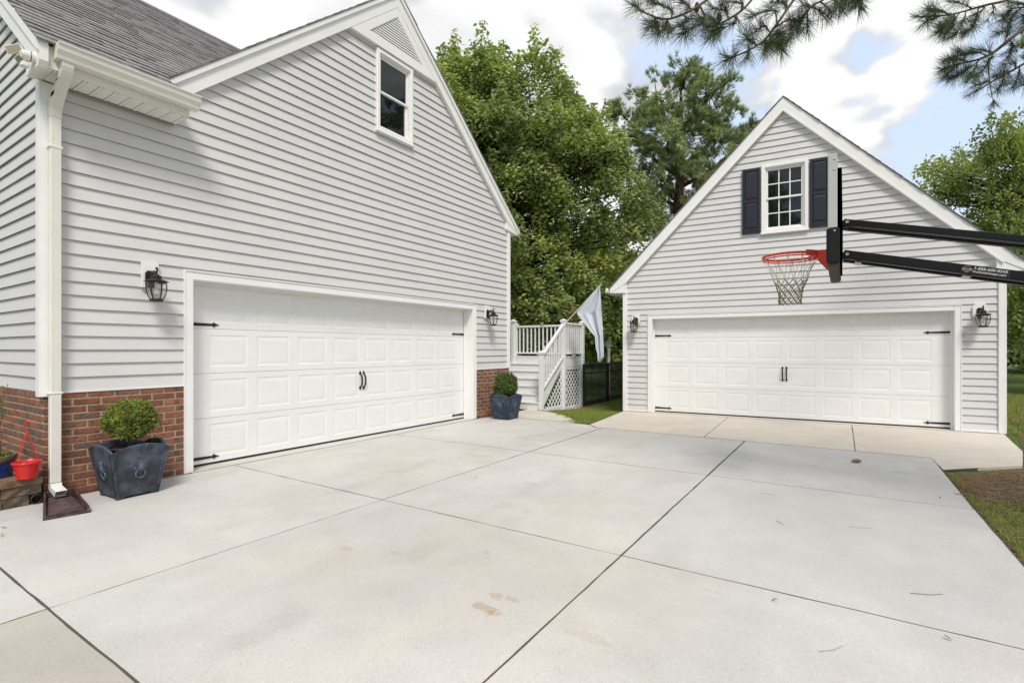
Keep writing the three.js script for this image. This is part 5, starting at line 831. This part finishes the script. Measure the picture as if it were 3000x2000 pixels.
{
  // pine that overhangs the drive from the right
  const base = V(4.9, -.04, -2.6), t = thing('pine_tree', 'overhanging pine whose drooping boughs and cones cross the top right sky', 'pine tree', [4.9, -.04, -2.6]), r = rng(81), L = (p) => p.sub(base);
  const th = Math.atan(975 / 1490), s = Math.sin(th), c = Math.cos(th);
  const at = (x, y, d) => { const u = 1800 + x * .5102, v = y * .5102; return L(V((-s + c * (u - 1500) / 1490) * d, 1.36 + (1022 - v) / 1490 * d, (-c - s * (u - 1500) / 1490) * d)); };
  part('trunk', new MB().tube([V(0, -.1, 0), V(.06, 3, .05), V(0, 6, .1), V(-.1, 9, 0), V(0, 12.5, 0)], [.27, .23, .18, .11, .03], 12), M.pineBark, t);
  const limbs = new MB(), list = [], near = tuft(46, .185, .0012, 82, 1.12), cones = [];
  const spray = (pts, from, step, k = 1) => { // tufts along the outer part of a twig
    const cv = new THREE.CatmullRomCurve3(pts), len = cv.getLength(), n = Math.max(2, Math.round(len * (1 - from) / step));
    const sm2 = cv.getPoints(Math.max(6, Math.round(len * 14))); limbs.tube(sm2, sm2.map((_, i) => mix(.0085, .0032, i / (sm2.length - 1)) * k), 5);
    for (let i = 0; i <= n; i++) { const f = from + (1 - from) * i / n, p = cv.getPoint(f), d = cv.getTangent(f), g = .6 + r() * .7; list.push([p, aim(d.add(rv(r).multiplyScalar(i === n ? .15 : .42))), .78 + r() * .4, lin(.066 * g, .10 * g, .036 * g)]); }
    return cv;
  };
  const bough = (dep, pts, rad, twigs) => {
    const P = pts.map(([x, y], i) => at(x, y, dep + (i % 2 ? .05 : -.05))), cv = new THREE.CatmullRomCurve3(P), q = cv.getPoints(24); limbs.tube(q, q.map((_, i) => mix(rad, .006, i / 24)), 6);
    spray(P.slice(-2), .15, .06);
    for (const tw of twigs) { const f = tw[0], a = cv.getPoint(f); spray([a, ...tw.slice(1).map(([x, y], i) => at(x, y, dep + (r() - .5) * .35))], .3, .066); }
    return cv;
  };
  const d1 = 4.6, d2 = 6.4;
  // boughs over the drive, given by where they cross the sky
  bough(d1, [[760, -160], [560, -20], [420, 70], [300, 110], [170, 70], [110, 30]], .016, [[.45, [420, 120], [330, 170]], [.55, [330, 60], [240, 20], [200, -10]], [.7, [230, 130], [200, 150]], [.3, [520, 100], [440, 170], [390, 190]], [.38, [420, 30], [350, -10]], [.6, [300, 150], [250, 190]]]);
  bough(d1 + .25, [[900, -160], [780, 10], [690, 90], [600, 140], [520, 160]], .014, [[.5, [700, 120], [600, 170], [560, 180]], [.6, [640, 60], [560, 50]], [.4, [730, 20], [640, 10]], [.7, [600, 180], [540, 220]], [.75, [560, 110], [480, 120]]]);
  bough(d1 + .1, [[1150, -170], [1030, 0], [940, 130], [880, 210], [790, 280], [700, 320], [640, 345]], .015, [[.35, [920, 60], [820, 80], [780, 100]], [.45, [860, 150], [810, 180]], [.5, [960, 190], [950, 260]], [.55, [880, 250], [870, 290]], [.4, [1010, 110], [1020, 190], [990, 240]], [.62, [780, 230], [760, 220]], [.7, [770, 310], [760, 340]], [.25, [980, 20], [900, 10]], [.58, [930, 240], [960, 280]]]);
  bough(d1 + .35, [[1320, -170], [1220, -20], [1130, 40], [1080, 110], [1050, 170]], .013, [[.4, [1130, 40], [1080, 30]], [.5, [1180, 60], [1230, 90]], [.6, [1110, 130], [1110, 180]], [.7, [1060, 120], [1020, 140]], [.2, [1280, 20], [1300, 40]], [.35, [1230, 50], [1250, 100]]]);
  bough(d1 + .3, [[1500, -170], [1430, -60], [1380, 0]], .01, [[.6, [1400, 0], [1410, 30]], [.4, [1350, -30], [1310, 10]]]);
  bough(d2, [[2600, 40], [2420, 120], [2280, 220], [2180, 300], [2060, 350], [1960, 370], [1880, 400]], .028, [[.4, [2260, 180], [2200, 190]], [.5, [2160, 340], [2100, 420], [2060, 440]], [.55, [2080, 300], [2000, 310], [1920, 340]], [.6, [2040, 390], [1980, 430], [1930, 450]], [.7, [1980, 340], [1900, 350]], [.35, [2290, 260], [2260, 330]], [.75, [1940, 400], [1900, 440]], [.5, [2130, 290], [2060, 280]], [.62, [2060, 410], [2020, 470]]]);
  bough(d2 + .3, [[2620, 180], [2460, 290], [2330, 380], [2220, 440], [2120, 500], [2040, 545]], .022, [[.4, [2320, 440], [2290, 500]], [.5, [2250, 420], [2180, 440]], [.55, [2230, 480], [2200, 520]], [.7, [2130, 470], [2070, 490]], [.3, [2380, 430], [2350, 490]], [.45, [2300, 360], [2240, 370]], [.2, [2440, 340], [2420, 420]]]);
  bough(d2 - .4, [[2450, -120], [2280, -10], [2130, 30], [1990, 70], [1880, 90], [1740, 95]], .018, [[.4, [2110, 60], [2060, 90]], [.5, [2000, 20], [1930, 10]], [.6, [1950, 110], [1900, 150], [1870, 180]], [.7, [1860, 60], [1800, 50]], [.8, [1820, 110], [1780, 130]], [.55, [2010, 110], [1980, 170], [1940, 210]], [.45, [2080, 100], [2050, 160], [2010, 190]], [.35, [2180, 60], [2140, 120]], [.65, [1930, 150], [1890, 220]]]);
  bough(d2 + .1, [[2700, -60], [2480, 20], [2380, 40], [2290, 50], [2230, 110]], .018, [[.3, [2400, 60], [2360, 100]], [.5, [2330, 20], [2260, 10]], [.6, [2290, 90], [2270, 150]], [.45, [2370, 80], [2340, 160]], [.2, [2460, 60], [2430, 130]]]);
  spray([at(2150, 330, d2), at(2155, 450, d2), at(2168, 540, d2), at(2182, 592, d2)], .97, .3); limbs.tube([at(2166, 545, d2), at(2200, 530, d2)], [.005, .002], 4); limbs.tube([at(2168, 560, d2), at(2140, 535, d2)], [.005, .002], 4);
  // limbs that carry the boughs back to the trunk
  const hub = (y) => V(-.02, y, .05);
  for (const [x, y, d, hy] of [[760, -160, d1, 6.4], [900, -160, d1 + .25, 6.4], [1150, -170, d1 + .1, 6.2], [1320, -170, d1 + .35, 6.2], [1500, -170, d1 + .3, 6.0], [2600, 40, d2, 5.6], [2620, 180, d2 + .3, 5.2], [2450, -120, d2 - .4, 6.0], [2700, -60, d2 + .1, 5.8]]) { const e = at(x, y, d), h = hub(hy), q = new THREE.CatmullRomCurve3([h, lerp(h, e, .5).add(V(0, .25, 0)), e]).getPoints(10); limbs.tube(q, q.map((_, i) => mix(.05, .018, i / 10)), 6); }
  // upper crown, above the picture: what the house window mirrors
  for (let k = 0; k < 42; k++) { const f = k / 41, y = mix(6.2, 12.3, f), a = k * 2.4, Lg = mix(2.9, .8, f) * (.8 + r() * .4), d = V(Math.cos(a), .12, Math.sin(a)), p0 = V(0, y, 0), e = p0.clone().addScaledVector(d, Lg); limbs.tube([p0, lerp(p0, e, .5), e], [.04, .025, .008], 5); for (let b = 0; b < 16; b++) { const q = lerp(p0, e, .35 + .65 * b / 15).add(rv(r).multiplyScalar(.28)), g = .6 + r() * .6; list.push([q, aim(d.clone().add(rv(r).multiplyScalar(.8))), 1.5 + r() * .6, lin(.06 * g, .09 * g, .032 * g)]); } }
  part('limbs', limbs, M.twig, t); instances('needles', near, M.needle, list, t);
  for (const [x, y, d] of [[475, 20, d1], [312, 140, d1], [604, 78, d1 + .2], [246, 128, d1]]) { const mb = new MB(); for (let k = 0; k < 7; k++) mb.lathe([[.001, .016], [.012 + .012 * Math.sin((k + .6) / 7 * Math.PI), .002], [.010 + .012 * Math.sin((k + .6) / 7 * Math.PI), -.004], [.001, -.004]], 9, [0, -k * .0125, 0]); const o = part('cone', mb, M.twig, t); o.position.copy(at(x, y, d)); }
}

// ---------- bare earth, grass, litter ----------
{
  const poly = []; const r = rng(91); const pts = [[.99, -7.30], [1.02, -6.6], [1.03, -6.15], [1.25, -6.2], [1.6, -6.35], [2.1, -6.1], [2.9, -6.35], [3.8, -6.6], [3.6, -7.6], [2.9, -8.3], [2.25, -8.9], [2.2, -9.9], [2.35, -10.9], [2.24, -10.9], [2.03, -9.4], [1.79, -8.27]];
  for (let i = 0; i < pts.length; i++) { const a = pts[i], b = pts[(i + 1) % pts.length]; for (let k = 0; k < 5; k++) { const j = k ? .03 : 0; poly.push([mix(a[0], b[0], k / 5) + (i > 1 && i < 12 ? (r() - .5) * j * 4 : 0), mix(a[1], b[1], k / 5) + (i > 1 && i < 12 ? (r() - .5) * j * 4 : 0)]); } }
  struct('bare_earth', new MB().prism(poly.map(([x, z]) => [x, -z]).reverse(), .004, (x, y, z) => V(x, -.032 + z, -y)), M.earth);
  const strip = [], back = []; for (let k = 0; k <= 40; k++) { const z = 2 - k * .235; strip.push([DRIVE_E(z) + .0, z]); back.push([DRIVE_E(z) + .015 + .07 * fbm(k * .7, 1, 99, 3, 95), z]); }
  struct('edge_soil', new MB().prism([...strip, ...back.reverse()].map(([x, z]) => [x, -z]), .004, (x, y, z) => V(x, -.030 + z, -y)), M.earth);
  struct('edge_soil_wedge', new MB().prism([[-4.16, -8.46], [-3.85, -8.43], [-3.9, -9.1], [-4.05, -9.0], [-4.35, -8.98]].map(([x, z]) => [x, -z]).reverse(), .004, (x, y, z) => V(x, -.03 + z, -y)), M.earth);
  const inPoly = (x, z) => { let c = false; for (let i = 0, j = poly.length - 1; i < poly.length; j = i++) if ((poly[i][1] > z) !== (poly[j][1] > z) && x < (poly[j][0] - poly[i][0]) * (z - poly[i][1]) / (poly[j][1] - poly[i][1]) + poly[i][0]) c = !c; return c; };
  const bladeTuft = (() => { const q = rng(93), mb = new MB(); for (let i = 0; i < 9; i++) { const a = q() * 6.3, p = V((q() - .5) * .07, 0, (q() - .5) * .07), h = .03 + q() * .035, s = V(Math.cos(a), 0, Math.sin(a)).multiplyScalar(.0022), l = V(Math.cos(a + 1.5), 0, Math.sin(a + 1.5)).multiplyScalar(h * (.2 + q() * .6)), m = p.clone().add(V(0, h * .6, 0)).addScaledVector(l, .4), e = p.clone().add(V(0, h, 0)).add(l); mb.tri(p.clone().sub(s), p.clone().add(s), m.clone().add(s)); mb.tri(p.clone().sub(s), m.clone().add(s), m.clone().sub(s)); mb.tri(m.clone().sub(s), m.clone().add(s), e); } return mb.out(); })();
  const list = [], thatch = [];
  const put = (x, z, thin) => {
    const patch = fbm(x * 1.3 + 50, z * 1.3 + 50, 512, 3, 97), bare = inPoly(x, z), dry = sm(.5, .68, fbm(x * .9 + 20, z * .9 + 70, 512, 3, 99));
    if (bare && r() > .03 + .16 * sm(.5, .64, patch)) return; if (r() < thin) return; const g = .7 + r() * .6, k = bare ? .75 : dry * .6 + r() * .15 + (x > 0 ? .3 : 0);
    list.push([V(x, gy(x, z) + .002, z), quat((r() - .5) * .3, r() * 6.3, (r() - .5) * .3), (x > 0 && z > -9 ? .62 : .9) * (.65 + r() * .6), lin(mix(.22, .30, k) * g, mix(.31, .24, k) * g, mix(.035, .085, k) * g)]);
  };
  for (let i = 0; i < 42000; i++) { const z = -3.2 - Math.pow(r(), .9) * 9.5, x = DRIVE_E(z) + .035 + Math.pow(r(), 1.2) * 3.6; if (z < -7.4 && x < 2.22) continue; if (z < -7.3 && x < 1.0 + (-z - 7.3) * .95) continue; put(x, z, .05); }
  for (let i = 0; i < 30000; i++) { const x = 2.3 + r() * 6, z = -9 - r() * 14; put(x, z, .1); }
  for (let i = 0; i < 42000; i++) { const z = -8.5 - r() * 8, x = -5.5 + r() * 1.65; const edge = [[-8.5, -4.2], [-8.95, -4.44], [-9.28, -4.73], [-9.48, -5.0], [-9.62, -5.23], [-9.78, -5.7], [-30, -5.7]].find((q) => z > q[0]); if (x < edge[1] + .03 || (z > -10.6 && x > -3.86 + (z + 8.4) * .096) || (z < -10.6 && x > -4.1)) continue; if (z > -9.05 && r() < .75) continue; put(x, z, .0); }
  const o = instances('grass', bladeTuft, M.blade, list, scene); o.userData.label = 'short mown lawn grass beside the driveway and behind the walk'; o.userData.category = 'grass';
  // fallen pine needles and chips on the earth and along the edge
  const needle = new MB().box(-.06, .06, 0, .002, -.001, .001).out();
  for (let i = 0; i < 5600; i++) { let x, z; if (i < 4600) { x = .98 + r() * 2.6; z = -8.9 + r() * 3.2; if (!inPoly(x, z) && r() < .8) continue; } else { z = -2.5 - r() * 5; x = DRIVE_E(z) + .02 + r() * .3; } if (z < -7.4 && x < 1.0 + (-z - 7.4) * .95) continue; const g = .7 + r() * .7; thatch.push([V(x, gy(x, z) + .012 + r() * .012, z), quat((r() - .5) * .3, r() * 6.3, (r() - .5) * .3), .5 + r() * .8, lin(.33 * g, .225 * g, .13 * g)]); }
  const p = instances('pine_straw', needle, std({ color: 0xffffff, roughness: 1 }), thatch, scene); p.userData.label = 'fallen brown pine needles scattered over the bare earth'; p.userData.category = 'pine straw';
  // on the concrete: a cone, sticks and single leaves
  const cone = new MB(); for (let k = 0; k < 9; k++) { const w = .010 + .017 * Math.sin((k + 1) / 10 * Math.PI); cone.lathe([[.001, .012], [w, .002], [w * .85, -.004], [.001, -.004]], 9, [0, k * .0115, 0]); }
  solo('pine_cone', cone, M.deadLeaf, 'brown pine cone lying on the driveway before the detached garage', 'pine cone', [.16, .026, -7.36], [0, .4, Math.PI / 2 + .1]);
  for (const [x, z, l, a, w] of [[.38, -3.62, .17, .5, .0022], [-.42, -4.47, .10, -.9, .002], [.10, -4.68, .15, .35, .0011], [-.05, -2.72, .15, .9, .0011], [.93, -6.28, .13, .15, .004], [-5.35, -1.12, .05, .3, .004], [.5, -7.0, .16, .4, .0012], [-.6, -5.3, .14, .1, .0012]]) { const q = r() * .02; solo('fallen_twig', new MB().tube([V(-l / 2, 0, 0), V(0, .002, q), V(l / 2, 0, 0)], [w, w * .9, w * .6], 5), M.deadLeaf, 'small brown twig lying on the concrete driveway', 'twig', [x, .005, z], [0, a, 0], 'twigs on the driveway'); }
  const lf = new MB().prism([[0, 0], [.008, .006], [.022, .005], [.03, 0], [.02, -.006], [.007, -.005]], .002, (x, y, z) => V(x, z + .012 * Math.sin(x * 60), y)).out();
  for (const [x, z, a] of [[-3.26, -4.25, .4], [-4.95, -8.7, 1.2], [-4.85, -7.75, 2.2], [-.33, -3.06, .3], [-.55, -1.75, 1.9], [.9, -6.12, .2], [-5.55, -1.66, .5], [-5.1, -1.05, 2.4], [.72, -5.98, 1.0], [.42, -3.1, 2.9]]) solo('fallen_leaf', lf, M.deadLeaf, 'tiny curled brown leaf lying on the concrete driveway', 'leaf', [x, .006, z], [0, a, 0], 'leaves on the driveway');
}
renderer.render(scene, camera);
